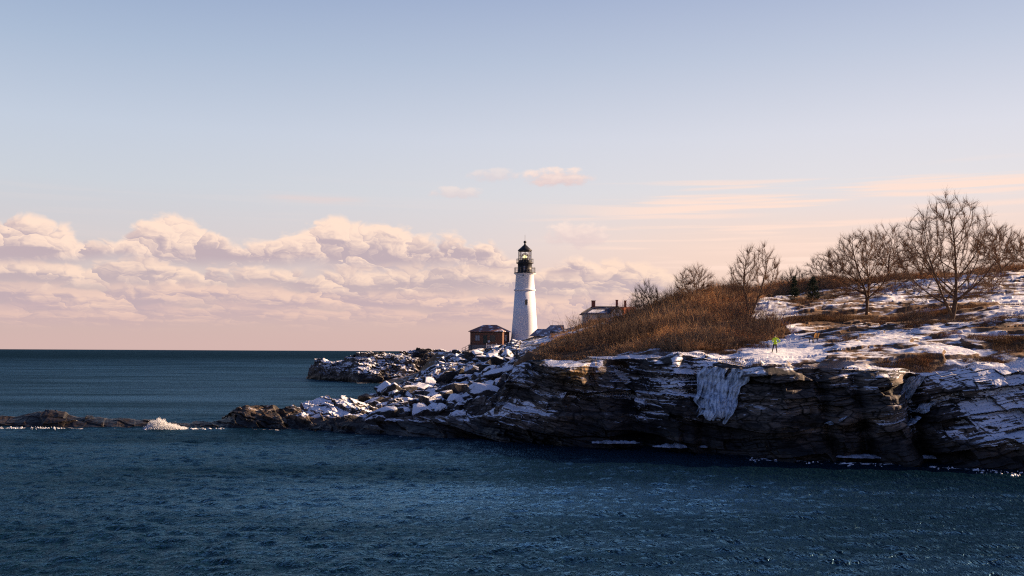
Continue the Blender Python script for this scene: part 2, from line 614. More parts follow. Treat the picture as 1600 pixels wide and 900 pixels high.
# ---------------------------------------------------------------- headland
# shore line (px, distance at the water) and brow of the cliff (px, distance, row in the photograph)
SHORE = np.array([(520, 104), (560, 100), (600, 98.6), (700, 95.2), (780, 93.7), (800, 93.5), (950, 90.2), (1010, 88.5), (1050, 86.4), (1100, 84.2), (1230, 80),
                  (1400, 77.8), (1500, 75.5), (1600, 72.8), (1750, 70.5), (2300, 66)], float)
BROW = np.array([(520, 107, 690), (560, 106, 662), (600, 104.5, 655), (640, 103, 650), (700, 101, 650), (755, 99.5, 648), (775, 99, 636), (790, 99, 600), (803, 99, 572),
                 (830, 98.5, 562), (900, 96.5, 563), (960, 95.0, 562), (1000, 94.5, 560), (1040, 93.0, 558), (1060, 91.5, 553), (1100, 89.5, 560),
                 (1130, 88.0, 566), (1165, 86.5, 572), (1200, 84.5, 573), (1260, 83.5, 574), (1330, 82.0, 577), (1405, 81.0, 581), (1440, 81.5, 583),
                 (1480, 81, 580), (1520, 80.5, 575), (1560, 80, 576), (1600, 79, 579), (1700, 78, 583), (1900, 76, 588), (2300, 74, 600)], float)


def shore_y(px): return np.interp(px, SHORE[:, 0], SHORE[:, 1])
def brow_y(px): return np.interp(px, BROW[:, 0], BROW[:, 1])


def brow_z(px):
    Y = brow_y(px)
    py = np.interp(px, BROW[:, 0], BROW[:, 2])
    return EYE + Y * ((HOR - py) / FPX + (px - 800) / FPX * ROLL)


# inland heights (px, py, Y)
CTRL = [(1211, 550, 94), (1270, 536.5, 100), (1350, 494, 125), (1487, 500, 108), (1172, 489, 140), (1565, 428, 160),
        (1600, 424, 165), (1500, 431, 165), (1400, 441, 165), (1330, 447, 165), (1250, 458, 165), (1180, 470, 165), (1241, 468, 150),
        (1600, 482, 108), (1560, 500, 100), (1600, 540, 88), (1500, 535, 92), (1420, 540, 92), (1360, 545, 94), (1300, 520, 106), (1250, 515, 112), (1210, 500, 128),
        (1430, 505, 106), (1400, 470, 135), (1500, 465, 135), (1600, 455, 135), (1300, 480, 135), (1330, 560, 88), (1450, 562, 86), (1560, 562, 84),
        (1060, 474, 150), (1110, 462, 158), (1150, 458, 165), (1000, 500, 150), (950, 522, 150), (1060, 525, 115), (1120, 510, 120), (1180, 520, 115), (1230, 532, 108),
        (1060, 551, 97), (1120, 549, 97), (1000, 553, 100), (950, 556, 103), (900, 556, 107), (850, 554, 112), (825, 556, 112),
        (900, 538, 140), (850, 552, 130), (870, 528, 190), (905, 516, 205), (950, 500, 222), (985, 492, 225), (960, 496, 240), (900, 510, 240),
        (830, 527, 235), (860, 520, 235), (818, 534, 248), (766, 543, 242), (735, 546, 240), (800, 545, 232), (800, 555, 180), (810, 562, 140), (720, 549, 240), (705, 556, 230),
        (1060, 500, 240), (1150, 470, 240), (1300, 455, 240), (1600, 440, 240), (1600, 450, 330), (1200, 480, 330), (950, 520, 330), (820, 548, 300), (740, 556, 270),
        (2300, 560, 84), (2000, 550, 90), (2000, 480, 125), (2300, 430, 165), (1900, 425, 165), (2300, 450, 330),
        # boulder slope below the lighthouse
        (700, 566, 210), (660, 588, 185), (640, 600, 172), (610, 612, 165), (590, 622, 150), (585, 634, 135), (720, 590, 170), (760, 570, 180), (780, 590, 150), (700, 612, 140), (760, 612, 130),
        (640, 634, 118), (700, 634, 112), (745, 628, 110), (780, 600, 118), (600, 644, 112), (560, 650, 112), (680, 552, 240), (640, 600, 210)]
CP = [W(*c) for c in CTRL]
CP += [(-30, 170, -2.5), (-30, 210, -2.5), (-27, 240, -2), (-45, 150, -3), (-45, 250, -3), (-34, 140, -2), (-30, 125, -0.5), (-20, 330, -1), (-60, 330, -4), (-24, 200, -1.2)]
CP = np.array(CP)
_d = np.hypot(CP[:, None, 0] - CP[None, :, 0], CP[:, None, 1] - CP[None, :, 1])
_A = np.block([[_d + np.eye(len(CP)) * 0.6, np.ones((len(CP), 1))], [np.ones((1, len(CP))), np.zeros((1, 1))]])
_w = np.linalg.solve(_A, np.append(CP[:, 2], 0))


def base_h(X, Y):
    X = np.asarray(X, float); Y = np.asarray(Y, float)
    sh = X.shape
    X = X.ravel(); Y = Y.ravel()
    r = np.full(X.shape, _w[-1])
    for k in range(len(CP)):
        r += _w[k] * np.hypot(X - CP[k, 0], Y - CP[k, 1])
    return r.reshape(sh)


def bumps(X, Y):
    """Uneven ground: hummocks, drifts and low ledges."""
    b = (fbm(X * 0.09, Y * 0.09, None, 3, 11) - 0.5) * 1.5
    b += (fbm(X * 0.38, Y * 0.38, None, 4, 12) - 0.5) * 0.75
    led = vnoise(X * 0.16 + 9, Y * 0.5 + X * 0.07, None, 14)
    b += (sstep(led, 0.52, 0.58) - 0.5) * 0.35
    led = vnoise(X * 0.3 - 4, Y * 0.8 - X * 0.1, None, 15)
    b += (sstep(led, 0.55, 0.60) - 0.4) * 0.28
    return b


def ground(X, Y):
    """Height of the headland behind its brow."""
    X = np.asarray(X, float); Y = np.asarray(Y, float)
    px = PX(X, Y)
    d = Y - brow_y(px)
    k = sstep(d, 0.0, 7.0)
    h = base_h(X, Y)
    amp = np.where(Y > 225, 0.25, 0.75) * np.where((px > 800) & (px < 1200), 0.8, 1.0)
    amp = amp * (1 - 0.6 * np.exp(-(((px - 1215) / 40) ** 2 + ((Y - 96) / 6) ** 2)))
    return brow_z(px) * (1 - k) + h * k + bumps(X, Y) * amp * sstep(d, -0.5, 4.0)


def gz(X, Y):
    return float(ground(np.array([X]), np.array([Y]))[0])


# bedding: b is the height measured across the beds, which dip down to the right in the west,
# lie flat in the middle and rise to the right in the east
_gx = np.linspace(-120, 160, 2000)
_sl = np.interp(_gx, [-120, -40, -10, 2, 10, 13, 18, 24, 28, 31, 34, 160], [0.05, -0.10, -0.20, -0.30, -0.24, -0.16, -0.04, 0.0, 0.05, 0.22, 0.26, 0.2])
_gi = np.cumsum(_sl) * (_gx[1] - _gx[0])


def bedding(X, Y, Z):
    w = (fbm(X * 0.12, Y * 0.1, Z * 0.2, 3, 31) - 0.5) * 0.9
    return X + Y * 0.35, Z - np.interp(X, _gx, _gi) + Y * 0.10 + w, Y


def strata(a, b, c, seed=0):
    """How far a bed stands out of the face, in metres: stepped beds broken into blocks by joints."""
    o = 0
    for th, L, amp, sd in ((1.9, 5.2, 1.6, 1), (0.75, 2.2, 0.85, 2), (0.26, 1.1, 0.20, 3)):
        wb = b + (vnoise(a * 0.11 * 3 / L, c * 0.1, None, seed + sd + 5) - 0.5) * th * 1.6
        i = np.floor(wb / th); f = wb / th - i
        jw = a + (vnoise(b * 0.6, c * 0.3 + i, None, seed + sd + 9) - 0.5) * 0.9 * L * 0.4 + hash2(i, i * 0 + 3, seed + sd) * L * 7
        j = np.floor(jw / L); g = jw / L - j
        h = hash2(i, j, seed + sd + 20)
        h2 = hash2(i, j + 1, seed + sd + 20)
        e = sstep(g, 0.95, 1.0)
        v = h * (1 - e) + h2 * e
        up = hash2(i + 1, np.floor((a + hash2(i + 1, i * 0 + 3, seed + sd) * L * 7) / L), seed + sd + 20)
        e2 = sstep(f, 0.92, 1.0)
        v = v * (1 - e2) + (0.6 * up + 0.1) * e2
        o = o + (v - 0.5) * amp - amp * 0.8 * sstep(0.16 - hash2(i, j, seed + sd + 33), 0.0, 0.05) * (1 - e) * (1 - e2)
    return o


# large forms of the face: buttresses stand out, gullies are cut in (px, half width, metres towards the sea)
FORMS = [(890, 62, 2.2), (978, 16, -2.6), (1005, 16, -1.6), (1055, 30, 1.6), (1088, 10, -0.9), (1215, 50, 1.5), (1300, 40, 0.4),
         (1345, 9, -1.3), (1390, 28, 1.4), (1431, 13, -2.6), (1475, 25, 0.7), (1550, 35, 0.3), (1290, 8, -1.2), (700, 40, 0.3), (950, 12, 0.8), (840, 14, -0.6)]


def cover_field(px, z):
    """Where snow stuck to the face."""
    c = np.full(px.shape, -0.44)
    for x, zz, rx, rz, v in ((885, 4.5, 80, 4, -0.30), (840, 3.2, 50, 0.6, 0.42), (905, 4.4, 45, 0.5, 0.48), (810, 6.8, 40, 1.0, 0.35), (790, 4, 18, 2.5, 0.35), (1000, 5, 28, 2.5, 0.16),
                             (1050, 5.5, 42, 2.0, 0.42), (1020, 3, 30, 2, 0.22), (1085, 6.5, 20, 1.5, 0.3),
                             (1290, 4, 125, 3.4, -0.42), (1435, 6, 14, 3, 0.4), (1470, 6.8, 35, 1.0, 0.18), (1540, 4.5, 50, 2.5, 0.30), (1580, 6.5, 50, 1.5, 0.34), (1600, 3.2, 70, 1.5, 0.25),
                             (690, 1.2, 95, 1.6, -0.22)):
        c = c + v * np.exp(-(((px - x) / rx) ** 2 + ((z - zz) / rz) ** 2))
    return c


def build_headland():
    cols = np.concatenate([np.arange(520, 770, 2.0), np.arange(770, 1640, 1.15), np.arange(1640, 2300, 5.0)])
    n_c = 190
    s = np.linspace(0, 1, n_c)
    back = np.concatenate([[0.12, 0.25, 0.4, 0.55], 0.7 * 1.017 ** np.arange(0, 340)])
    back = back[4:] - back[4] + np.cumsum(np.full(len(back) - 4, 0.16)) + 0.1
    back = back[back < 240]
    px = cols[None, :]
    Ys, Yb, Zb = shore_y(px), brow_y(px), brow_z(px)
    S = s[:, None]
    flat = sstep(np.minimum(Zb, 3.0), 1.2, 3.0)
    prof = S ** (1.25 * flat + 0.7 * (1 - flat))
    Yc = Ys - 0.6 + (Yb - Ys + 0.6) * prof
    Zc = -1.2 + (Zb + 1.2) * S
    u = (px - 800) / FPX
    Xc = u * Yc
    a, b, c = bedding(Xc, Yc, Zc)
    disp = strata(a, b, c)
    for x, w, v in FORMS:
        disp = disp + v * np.exp(-((px + (Zc - 4) * 4 - x) / w) ** 2) * sstep(Zb, 2, 5)
    disp += (fbm(Xc * 0.30, Zc * 0.35, Yc * 0.3, 4, 41) - 0.5) * 2.2
    disp += 1.9 * sstep((926 - px) / 7, 0, 1) * sstep((px - 835) / 40, 0, 1) * sstep(Zc + (px - 900) * 0.012, 5.3, 6.0)
    disp += (fbm(Xc * 1.6, Zc * 2.2, Yc, 3, 44) - 0.5) * 0.28
    fade = 1 - 0.75 * sstep(S, 0.93, 1.0)
    disp = disp * fade * (0.45 + 0.55 * flat)
    foot = np.exp(-((Zc - 0.2) / 0.7) ** 2) * (fbm(Xc * 0.25, Zc * 0 + 3, None, 3, 47) - 0.35) * 3.0
    Yc2 = Yc - disp - foot
    Xc2 = Xc - 0.25 * disp
    Zc2 = Zc + (fbm(Xc * 0.8, Yc * 0.8, Zc * 0.8, 3, 46) - 0.5) * 0.25 * sstep(S, 0, 0.1)
    # top
    Yt = Yb + back[:, None]
    Xt = u * Yt
    Zt = ground(Xt, Yt)
    at, bt, ct = bedding(Xt, Yt, Zt)
    near = 1 - sstep(Yt - Yb, 1.5, 9.0)
    rub = ((px < 812) & (Yt < 226)) * sstep(Yt - Yb, 0, 2.0) * sstep(Zt, 0.3, 1.5)
    Zt = Zt + rub * (strata(at * 1.1, Yt * 0.45, bt) * 0.7 + (fbm(Xt * 0.5, Yt * 0.5, None, 4, 61) - 0.5) * 1.6)
    Zt = Zt + strata(at * 0.6, bt * 0.2 + Yt * 0.5, ct) * 0.5 * near * sstep(Yt - Yb, 0, 1.0)
    edge = np.repeat(Yc2[-1:, :] - Yb, len(back), 0) * np.exp(-back[:, None] / 1.2)
    Yt2 = Yt + edge
    G = np.concatenate([np.stack([Xc2, Yc2, Zc2], -1), np.stack([Xt + 0 * Yt2, Yt2, Zt], -1)], 0)
    bed = np.concatenate([np.stack([a, b, c], -1), np.stack([Xt + 0.35 * Yt, Zt * 1.0 + Yt * 0.12 - np.interp(Xt, _gx, _gi) * 0.4, Yt], -1)], 0)
    pxf = np.broadcast_to(px, G.shape[:2])
    d = G[..., 1] - np.broadcast_to(Yb, G.shape[:2])
    slope_rock = (pxf < 800 + np.clip((G[..., 1] - 120) * 0.4, -10, 40)) & (G[..., 1] < 228)
    soil = sstep(d + (fbm(G[..., 0] * 0.3, G[..., 1] * 0.3, None, 3, 51) - 0.5) * 7, 1.0, 6.0)
    rk = sstep(fbm(G[..., 0] * 0.11, G[..., 1] * 0.16, None, 4, 52), 0.60, 0.66)
    soil = soil * (1 - 0.9 * rk * (pxf > 1180))
    soil = np.where(slope_rock, 0.0, soil)
    cov = cover_field(pxf, G[..., 2])
    cov = np.where(d > 0.4, -0.02, cov)
    # inland snow: deep on the path and the shelf, thin where grass and brush stand through
    inl = np.full(pxf.shape, -0.06)
    X, Y = G[..., 0], G[..., 1]
    def spot(pxc, Yc_, rx, ry, v):
        return v * np.exp(-(((pxf - pxc) / rx) ** 2 + ((Y - Yc_) / ry) ** 2))
    brush = sstep(hill_brush(pxf, Y), 0.35, 0.6)
    inl += spot(1215, 94, 90, 5, 0.9) + spot(1225, 104, 30, 8, 0.6) + spot(1222, 118, 30, 14, 0.7) + spot(1500, 88, 120, 5, 0.35) + spot(1400, 100, 80, 5, 0.35) + spot(1560, 104, 70, 6, 0.45)
    inl += spot(1500, 145, 160, 16, 0.22) + spot(1200, 150, 40, 12, 0.4) + spot(925, 212, 40, 14, 0.6) + spot(870, 195, 30, 12, 0.5) + spot(1340, 120, 30, 12, 0.2)
    inl += spot(1280, 122, 65, 6, -1.0) + spot(1430, 116, 60, 7, -0.75) + spot(1540, 117, 70, 5, -0.8) + spot(1280, 150, 60, 8, -0.5) + spot(1600, 92, 60, 5, -0.8) + spot(1425, 87, 36, 1.4, -0.5)
    inl = inl - 2.0 * brush
    cov = np.where(soil > 0.5, inl, cov)
    cov = np.where(slope_rock & (d > 0.4), -0.42, cov)
    warm = np.exp(-(((pxf - 908) / 24) ** 2 + ((G[..., 2] - 6.6) / 0.9) ** 2)) * 0.9  # sunlit gold of the upper ledge, put into the colour
    smooth = soil > 0.5
    global CLIFF_PX, CLIFF
    CLIFF_PX, CLIFF = cols, np.stack([Xc2, Yc2, Zc2], -1)
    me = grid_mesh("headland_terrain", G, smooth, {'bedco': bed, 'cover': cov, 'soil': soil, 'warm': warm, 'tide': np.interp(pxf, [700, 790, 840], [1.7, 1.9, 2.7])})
    o = link("headland_terrain", me, None, ROCK)
    return tag(o, "snowy rocky headland with dark layered sea cliff rising to a grassy hill", "headland", kind='structure')


def hill_brush(px, Y):
    """1 inside the brush-covered hill, 0 outside (plan view)."""
    px = np.asarray(px, float); Y = np.asarray(Y, float)
    left = np.interp(Y, [99, 105, 125, 150, 170, 185, 200], [828, 818, 812, 824, 838, 860, 985])
    right = np.interp(Y, [94, 97, 103, 110, 118, 126, 135, 150, 180], [1010, 1150, 1195, 1236, 1222, 1190, 1168, 1185, 1200])
    nearY = brow_y(px) + np.interp(px, [820, 900, 1000, 1060, 1130, 1190, 1240], [3.0, 3.5, 4.0, 5.0, 7.0, 12.0, 20])
    e = np.minimum(np.minimum((px - left) / 14, (right - px) / 14), (Y - nearY) / 2.0)
    e = np.minimum(e, (188 - Y) / 6)
    return sstep(e + 0.5, 0, 1)


build_headland()


def cliff_y(px, z, w=4, h=0.35):
    """Distance of the foremost rock of the face near this column and height."""
    i = int(np.argmin(np.abs(CLIFF_PX - px)))
    s = CLIFF[:, max(0, i - w):i + w + 1]
    m = np.abs(s[..., 2] - z) < h
    return float(s[..., 1][m].min()) if m.any() else float(s[..., 1].min())


def ridge_mesh(name, px0, px1, step, Ys, Yb, zt, drop, seed, amp, cover, back_len, label, cat, dome=0.5, rows=(60, 60), sunlit_spots=(), tide=lambda p: 1.6 + 0 * p):
    """A low rock ridge standing in the sea: shore Ys(px), crest zt(px) at Yb(px), falling away behind."""
    cols = np.arange(px0, px1, step)
    px = cols[None, :]
    s1 = np.linspace(0, 1, rows[0])[:, None]
    s2 = np.linspace(0, 1, rows[1])[1:, None]
    A, B, Z = Ys(px), Yb(px), zt(px)
    Y = np.concatenate([A + (B - A) * s1, B + back_len * s2], 0)
    Zf = -0.9 + (Z + 0.9) * s1 ** dome
    Zb_ = Z - (Z + drop) * (s2 ** 1.6)
    z = np.concatenate([Zf, Zb_], 0)
    X = (px - 800) / FPX * Y
    a, b, c = bedding(X, Y, z)
    amp = amp(px) if callable(amp) else amp
    d = strata(a, b, c, seed) * amp + (fbm(X * 0.3, Y * 0.3, z * 0.4, 4, seed + 70) - 0.5) * 2.2 * amp
    zz = z + d * 0.55 * sstep(z, -0.9, 0.3) + (fbm(X * 0.9, Y * 0.9, None, 4, seed + 72) - 0.5) * 0.6 * amp
    YY = Y - d * 0.5
    G = np.stack([X, YY, zz], -1)
    pxf = np.broadcast_to(px, z.shape)
    cov = cover(pxf, zz, Y)
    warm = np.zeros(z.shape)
    for x, zc, rx, rz, v in sunlit_spots:
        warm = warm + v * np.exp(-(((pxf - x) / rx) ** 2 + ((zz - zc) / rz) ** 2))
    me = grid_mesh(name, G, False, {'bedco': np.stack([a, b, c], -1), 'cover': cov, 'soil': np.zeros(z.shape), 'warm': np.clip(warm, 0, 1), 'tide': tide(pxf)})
    return tag(link(name, me, None, ROCK), label, cat, kind='structure')


# far point beyond the cove
ridge_mesh("rocky_point_terrain", 474, 790, 0.9,
           lambda p: np.interp(p, [470, 480, 500, 560, 700, 790], [305, 297, 285, 263, 264, 262]),
           lambda p: np.interp(p, [470, 480, 500, 560, 640, 790], [306, 300, 294, 281, 284, 282]),
           lambda p: np.interp(p, [474, 479, 484, 492, 505, 522, 532, 545, 555, 575, 600, 625, 648, 670, 690, 705, 730, 790],
                               [-1.5, 0.5, 3.6, 5.5, 5.9, 5.6, 5.6, 6.4, 7.2, 7.9, 8.5, 8.9, 9.1, 8.8, 8.4, 8.2, 8.6, 9.0]),
           2.0, 3, 1.15, lambda p, z, Y: -0.38 + 0.42 * np.exp(-(((p - 570) / 32) ** 2 + ((z - 4.5) / 2.2) ** 2)) + 0.35 * np.exp(-((p - 640) / 9) ** 2)
           + 0.25 * np.exp(-((p - 512) / 10) ** 2) - 0.35 * np.exp(-((z - 0.5) / 1.3) ** 2) - 0.25 * np.exp(-((p - 655) / 16) ** 2),
           40, "dark rocky point with snow patches in the sea left of the lighthouse", "rocky point", dome=0.55, rows=(110, 60))
# reef and slabs in front of the cove
ridge_mesh("reef_terrain", -330, 640, 1.0,
           lambda p: np.interp(p, [-330, 0, 100, 150, 240, 350, 420, 500, 600, 640], [108, 108, 107.5, 106.5, 107.5, 108.2, 107, 104, 99.5, 98.5]),
           lambda p: np.interp(p, [-330, 0, 240, 350, 420, 500, 560, 600, 640], [112, 112, 111, 112.5, 114, 116, 116, 112, 108]),
           lambda p: np.interp(p, [-330, -60, 0, 25, 60, 90, 125, 160, 200, 235, 262, 290, 318, 345, 365, 385, 402, 415, 440, 470, 500, 520, 545, 562, 590, 610, 640],
                               [0.8, 0.9, 1.1, 0.95, 1.5, 1.55, 0.95, 0.75, 0.6, 0.6, 0.35, 0.4, 0.45, 0.8, 1.65, 2.05, 1.9, 1.7, 1.75, 2.4, 3.1, 3.2, 3.3, 2.9, 2.0, 0.8, -0.9]),
           1.4, 5, lambda p: np.interp(p, [330, 410], [0.42, 0.82]), lambda p, z, Y: -0.8 + 0.62 * sstep(p, 425, 500) * sstep(z, 0.9, 1.6),
           9.0, "low black reef and snow dusted rock slabs reaching out into the sea", "reef", dome=0.6, rows=(90, 60), tide=lambda p: np.interp(p, [395, 450], [3.6, 1.3]),
           sunlit_spots=((408, 1.5, 14, 0.5, .45), (455, 1.4, 30, 0.3, .3)))  # sunlit brown of right-facing facets, painted on the rock


# ---------------------------------------------------------------- sea
def water_material():
    m, t = material("sea_water")
    pos = t.geom('Position')
    x, y, z = t.sep(pos)
    dist = t.math('SQRT', x * x + y * y)
    far = t.smooth(dist, 60.0, 1300.0)
    n1 = t.noise(t.vec(x * 4.2, y * 2.1, 0.0), 1.0, 3, 0.6)
    n2 = t.noise(t.vec(x * 1.1, y * 0.7, 1.0), 1.0, 3, 0.6)
    n3 = t.noise(t.vec(x * 0.05, y * 0.16, 2.0), 1.0, 4, 0.6)
    n4 = t.noise(t.vec(x * 0.012, y * 0.055, 3.0), 1.0, 9, 0.72)
    h = n1 * 0.55 + n2 * 0.30 + n3 * 1.6 * far
    nb = t.bump(h, 0.9, 0.75, 0.05)
    gust = t.noise(t.vec(x * 0.018, y * 0.05, 5.0), 1.0, 3, 0.5)
    sheen_patch = t.math('EXPONENT', ((x - 8.0) / 20.0).pow(2.0) * -1.0 - ((y - 52.0) / 17.0).pow(2.0)) * 1.45 + 0.48 + gust * 0.3
    # wind-roughened sea; a brighter reflection is painted into the middle of the cove: deep water colour seen through the faces, sky mirrored by the fraction the slopes allow
    dif = t.node('ShaderNodeBsdfDiffuse')
    t.put(dif.inputs['Color'], t.mix(gust, (0.0009, 0.0052, 0.0095), (0.0012, 0.0095, 0.018)))
    t.put(dif.inputs['Normal'], nb)
    glo = t.node('ShaderNodeBsdfGlossy')
    t.put(glo.inputs['Color'], (0.34, 0.67, 1.0))
    t.put(glo.inputs['Roughness'], 0.19 + far * 0.2)
    t.put(glo.inputs['Normal'], nb)
    fr = t.node('ShaderNodeFresnel')
    fr.inputs['IOR'].default_value = 1.33
    t.put(fr.inputs['Normal'], nb)
    mx = t.node('ShaderNodeMixShader')
    t.put(mx.inputs[0], E(t, fr.outputs[0]) * (0.62 - far * 0.47) * t.smooth(n4, 0.36, 0.66, 0.55, 1.5) * (sheen_patch * (1.0 - t.smooth(dist, 85.0, 130.0)) + t.smooth(dist, 85.0, 130.0) * 0.8))
    t.nt.links.new(dif.outputs[0], mx.inputs[1]); t.nt.links.new(glo.outputs[0], mx.inputs[2])
    # lacy foam along the rocks
    fm = t.attr('foam')
    fn = t.noise(t.vec(x * 1.6, y * 1.1, 0.0), 1.0, 5, 0.7)
    fb = t.noise(t.vec(x * 0.22, y * 0.5, 4.0), 1.0, 3, 0.6)
    mask = t.smooth(fm * 0.8 + (fn - 0.5) * 1.3 + (fb - 0.5) * 1.0, 0.62, 0.80) * t.smooth(fm, 0.04, 0.2)
    fd = t.node('ShaderNodeBsdfDiffuse')
    t.put(fd.inputs['Color'], (0.78, 0.78, 0.78))
    m2 = t.node('ShaderNodeMixShader')
    t.put(m2.inputs[0], mask)
    t.nt.links.new(mx.outputs[0], m2.inputs[1]); t.nt.links.new(fd.outputs[0], m2.inputs[2])
    t.nt.links.new(m2.outputs[0], t.out.inputs[0])
    t.nt.nodes.remove(t.bs)
    return m


def build_water():
    cols = np.concatenate([np.linspace(-78, -33, 40)[:-1], np.linspace(-33, 33, 860), np.linspace(33, 78, 40)[1:]])
    th = np.radians(cols)[None, :]
    r = [12.0]
    while r[-1] < 26000:
        d = r[-1]
        k = 0.0042 if d < 130 else (0.010 if d < 400 else 0.05)
        r.append(d * (1 + k))
    R = np.array(r)[:, None]
    X, Y = R * np.sin(th), R * np.cos(th)
    Z = np.zeros_like(X)
    rng = np.random.RandomState(4)
    gust = 0.55 + 0.9 * fbm(X * 0.02, Y * 0.045, None, 3, 90)
    for k in range(64):
        lam = 0.6 * (2.4 / 0.6) ** rng.rand()
        ang = math.radians(-100 + rng.randn() * 38)
        amp = 0.0055 * lam ** 0.9
        kx, ky = 2 * math.pi / lam * math.cos(ang), 2 * math.pi / lam * math.sin(ang)
        fade = 1 - sstep(R, 28 * lam ** 0.8 * 2.2, 28 * lam ** 0.8 * 5)
        ph = kx * X + ky * Y + rng.rand() * 6.28
        Z += amp * fade * gust * (np.sin(ph) + 0.25 * np.sin(2 * ph + 1.2))
    Z *= 1 - 0.7 * sstep(R, 200, 900)
    p = PX(X, Y)
    sy = shore_y(p)
    ry = np.interp(p, [-330, 0, 100, 150, 240, 350, 420, 500, 600, 640], [108, 108, 107.5, 106.5, 107.5, 108.2, 107, 104, 99.5, 98.5]) - 0.6
    py_ = np.interp(p, [470, 480, 500, 560, 700, 790], [305, 297, 285, 263, 264, 262])
    fo = np.where(p > 560, np.exp(-np.abs(Y - sy + 2.0) / 1.1), 0) * np.interp(p, [560, 780, 900, 1050, 1120, 1200, 2300], [.6, .6, .7, .5, .7, .95, .95])
    fo = np.maximum(fo, np.where(p < 640, np.exp(-np.abs(Y - ry) / np.where(p < 130, 1.6, 0.7)), 0) * np.interp(p, [0, 130, 160, 225, 300, 350, 640], [.78, .78, .6, 1.0, 1.0, .85, .75]))
    fo = np.maximum(fo, np.where((p > 465) & (p < 740), np.exp(-np.abs(Y - py_ + 2) / 3.5), 0) * 0.85)
    fo = np.maximum(fo, np.where((p > 150) & (p < 600), np.exp(-np.abs(Y - 119 - (p - 350) * 0.02) / 2.0), 0) * 0.55)
    me = grid_mesh("sea_water", np.stack([X, Y, Z], -1), True, {'foam': np.clip(fo, 0, 1.3)})
    tag(link("sea_water", me, None, water_material()), "dark blue rippled sea", "sea", kind='structure')


build_water()


# ---------------------------------------------------------------- buildings
def masonry_paint():
    """White paint on rubble masonry: faint courses, rust runs and grime streaks down the wall."""
    m, t = material("white_painted_masonry")
    tc = E(t, t.node('ShaderNodeTexCoord').outputs['Object'])
    x, y, z = t.sep(tc)
    a = t.math('ARCTAN2', y, x)
    run = t.noise(t.vec(a * 5.0, z * 0.16, 0.0), 1.0, 5, 0.65)
    blot = t.noise(tc, 0.7, 5, 0.6)
    c = t.mix(t.smooth(run, 0.55, 0.75) * 0.45, (0.80, 0.79, 0.785), (0.60, 0.56, 0.53))
    c = t.mix(t.smooth(blot, 0.5, 0.75) * 0.3, c, (0.62, 0.60, 0.58))
    t.put(t.bs.inputs['Base Color'], c)
    t.bs.inputs['Roughness'].default_value = 0.65
    t.bs.inputs['Specular IOR Level'].default_value = 0.2
    return m


WHITE = masonry_paint()
BLACK = simple("black_painted_iron", (0.022, 0.022, 0.025), 0.45, 0.3, 2.0)
BRASS = simple("brass_lens_frame", (0.28, 0.18, 0.05), 0.35, 0.2, 6.0, metal=0.6)
SLATE = simple("slate_roof", (0.10, 0.105, 0.13), 0.7, 0.25, 2.0)
REDROOF = simple("red_roof_shingles", (0.27, 0.085, 0.05), 0.75, 0.3, 2.5)
STONE = simple("grey_foundation_stone", (0.20, 0.18, 0.17), 0.85, 0.3, 1.2, bump=0.05)
WOODW = simple("white_painted_wood", (0.72, 0.70, 0.68), 0.6, 0.1, 4.0)
WOODG = simple("weathered_grey_wood", (0.14, 0.115, 0.09), 0.8, 0.3, 4.0)
WOODY = simple("yellow_varnished_wood", (0.62, 0.30, 0.06), 0.5, 0.2, 5.0)
DARKGLASS = simple("dark_window_glass", (0.02, 0.022, 0.028), 0.12, 0.2, 1.0, spec=0.5)
TRIM = simple("dark_roof_trim", (0.035, 0.028, 0.026), 0.7, 0.3, 2.0)


def brick_material(name, c1, c2, mortar):
    m, t = material(name)
    tc = E(t, t.node('ShaderNodeTexCoord').outputs['Object'])
    x, y, z = t.sep(tc)
    br = t.node('ShaderNodeTexBrick')
    t.put(br.inputs['Vector'], t.vec(x + y, z, 0.0))
    t.put(br.inputs['Color1'], c1); t.put(br.inputs['Color2'], c2); t.put(br.inputs['Mortar'], mortar)
    br.inputs['Scale'].default_value = 1.0
    br.inputs['Brick Width'].default_value = 0.23; br.inputs['Row Height'].default_value = 0.075
    br.inputs['Mortar Size'].default_value = 0.008
    n = t.noise(tc, 1.3, 4, 0.6)
    t.put(t.bs.inputs['Base Color'], t.mix(t.smooth(n, 0.3, 0.75) * 0.45, E(t, br.outputs[0]), tuple(c * 0.5 for c in c1)))
    t.bs.inputs['Roughness'].default_value = 0.85
    t.bs.inputs['Specular IOR Level'].default_value = 0.2
    return m


BRICK = brick_material("weathered_red_brick", (0.21, 0.092, 0.055), (0.15, 0.065, 0.042), (0.14, 0.12, 0.10))
CHIM = brick_material("chimney_brick", (0.26, 0.075, 0.05), (0.19, 0.055, 0.04), (0.16, 0.12, 0.10))


def snowy_roof(name, base, amount):
    """Roofing with snow lying on it in patches, thicker towards the eaves."""
    m, t = material(name)
    tc = E(t, t.node('ShaderNodeTexCoord').outputs['Object'])
    n = t.noise(tc, 0.8, 5, 0.6)
    f = t.noise(tc, 7.0, 3, 0.6)
    s = t.smooth(n + (f - 0.5) * 0.25, 0.62 - amount * 0.4, 0.72 - amount * 0.4)
    t.put(t.bs.inputs['Base Color'], t.mix(s, t.mix(f, tuple(c * 0.7 for c in base), tuple(c * 1.3 for c in base)), (0.80, 0.80, 0.82)))
    t.bs.inputs['Roughness'].default_value = 0.75
    t.bs.inputs['Specular IOR Level'].default_value = 0.2
    return m


def glass_material():
    m, t = material("lantern_glass")
    t.bs.inputs['Base Color'].default_value = (0.95, 0.97, 0.98, 1)
    t.bs.inputs['Roughness'].default_value = 0.02
    t.bs.inputs['Transmission Weight'].default_value = 1.0
    t.bs.inputs['IOR'].default_value = 1.02
    return m


GLASS = glass_material()


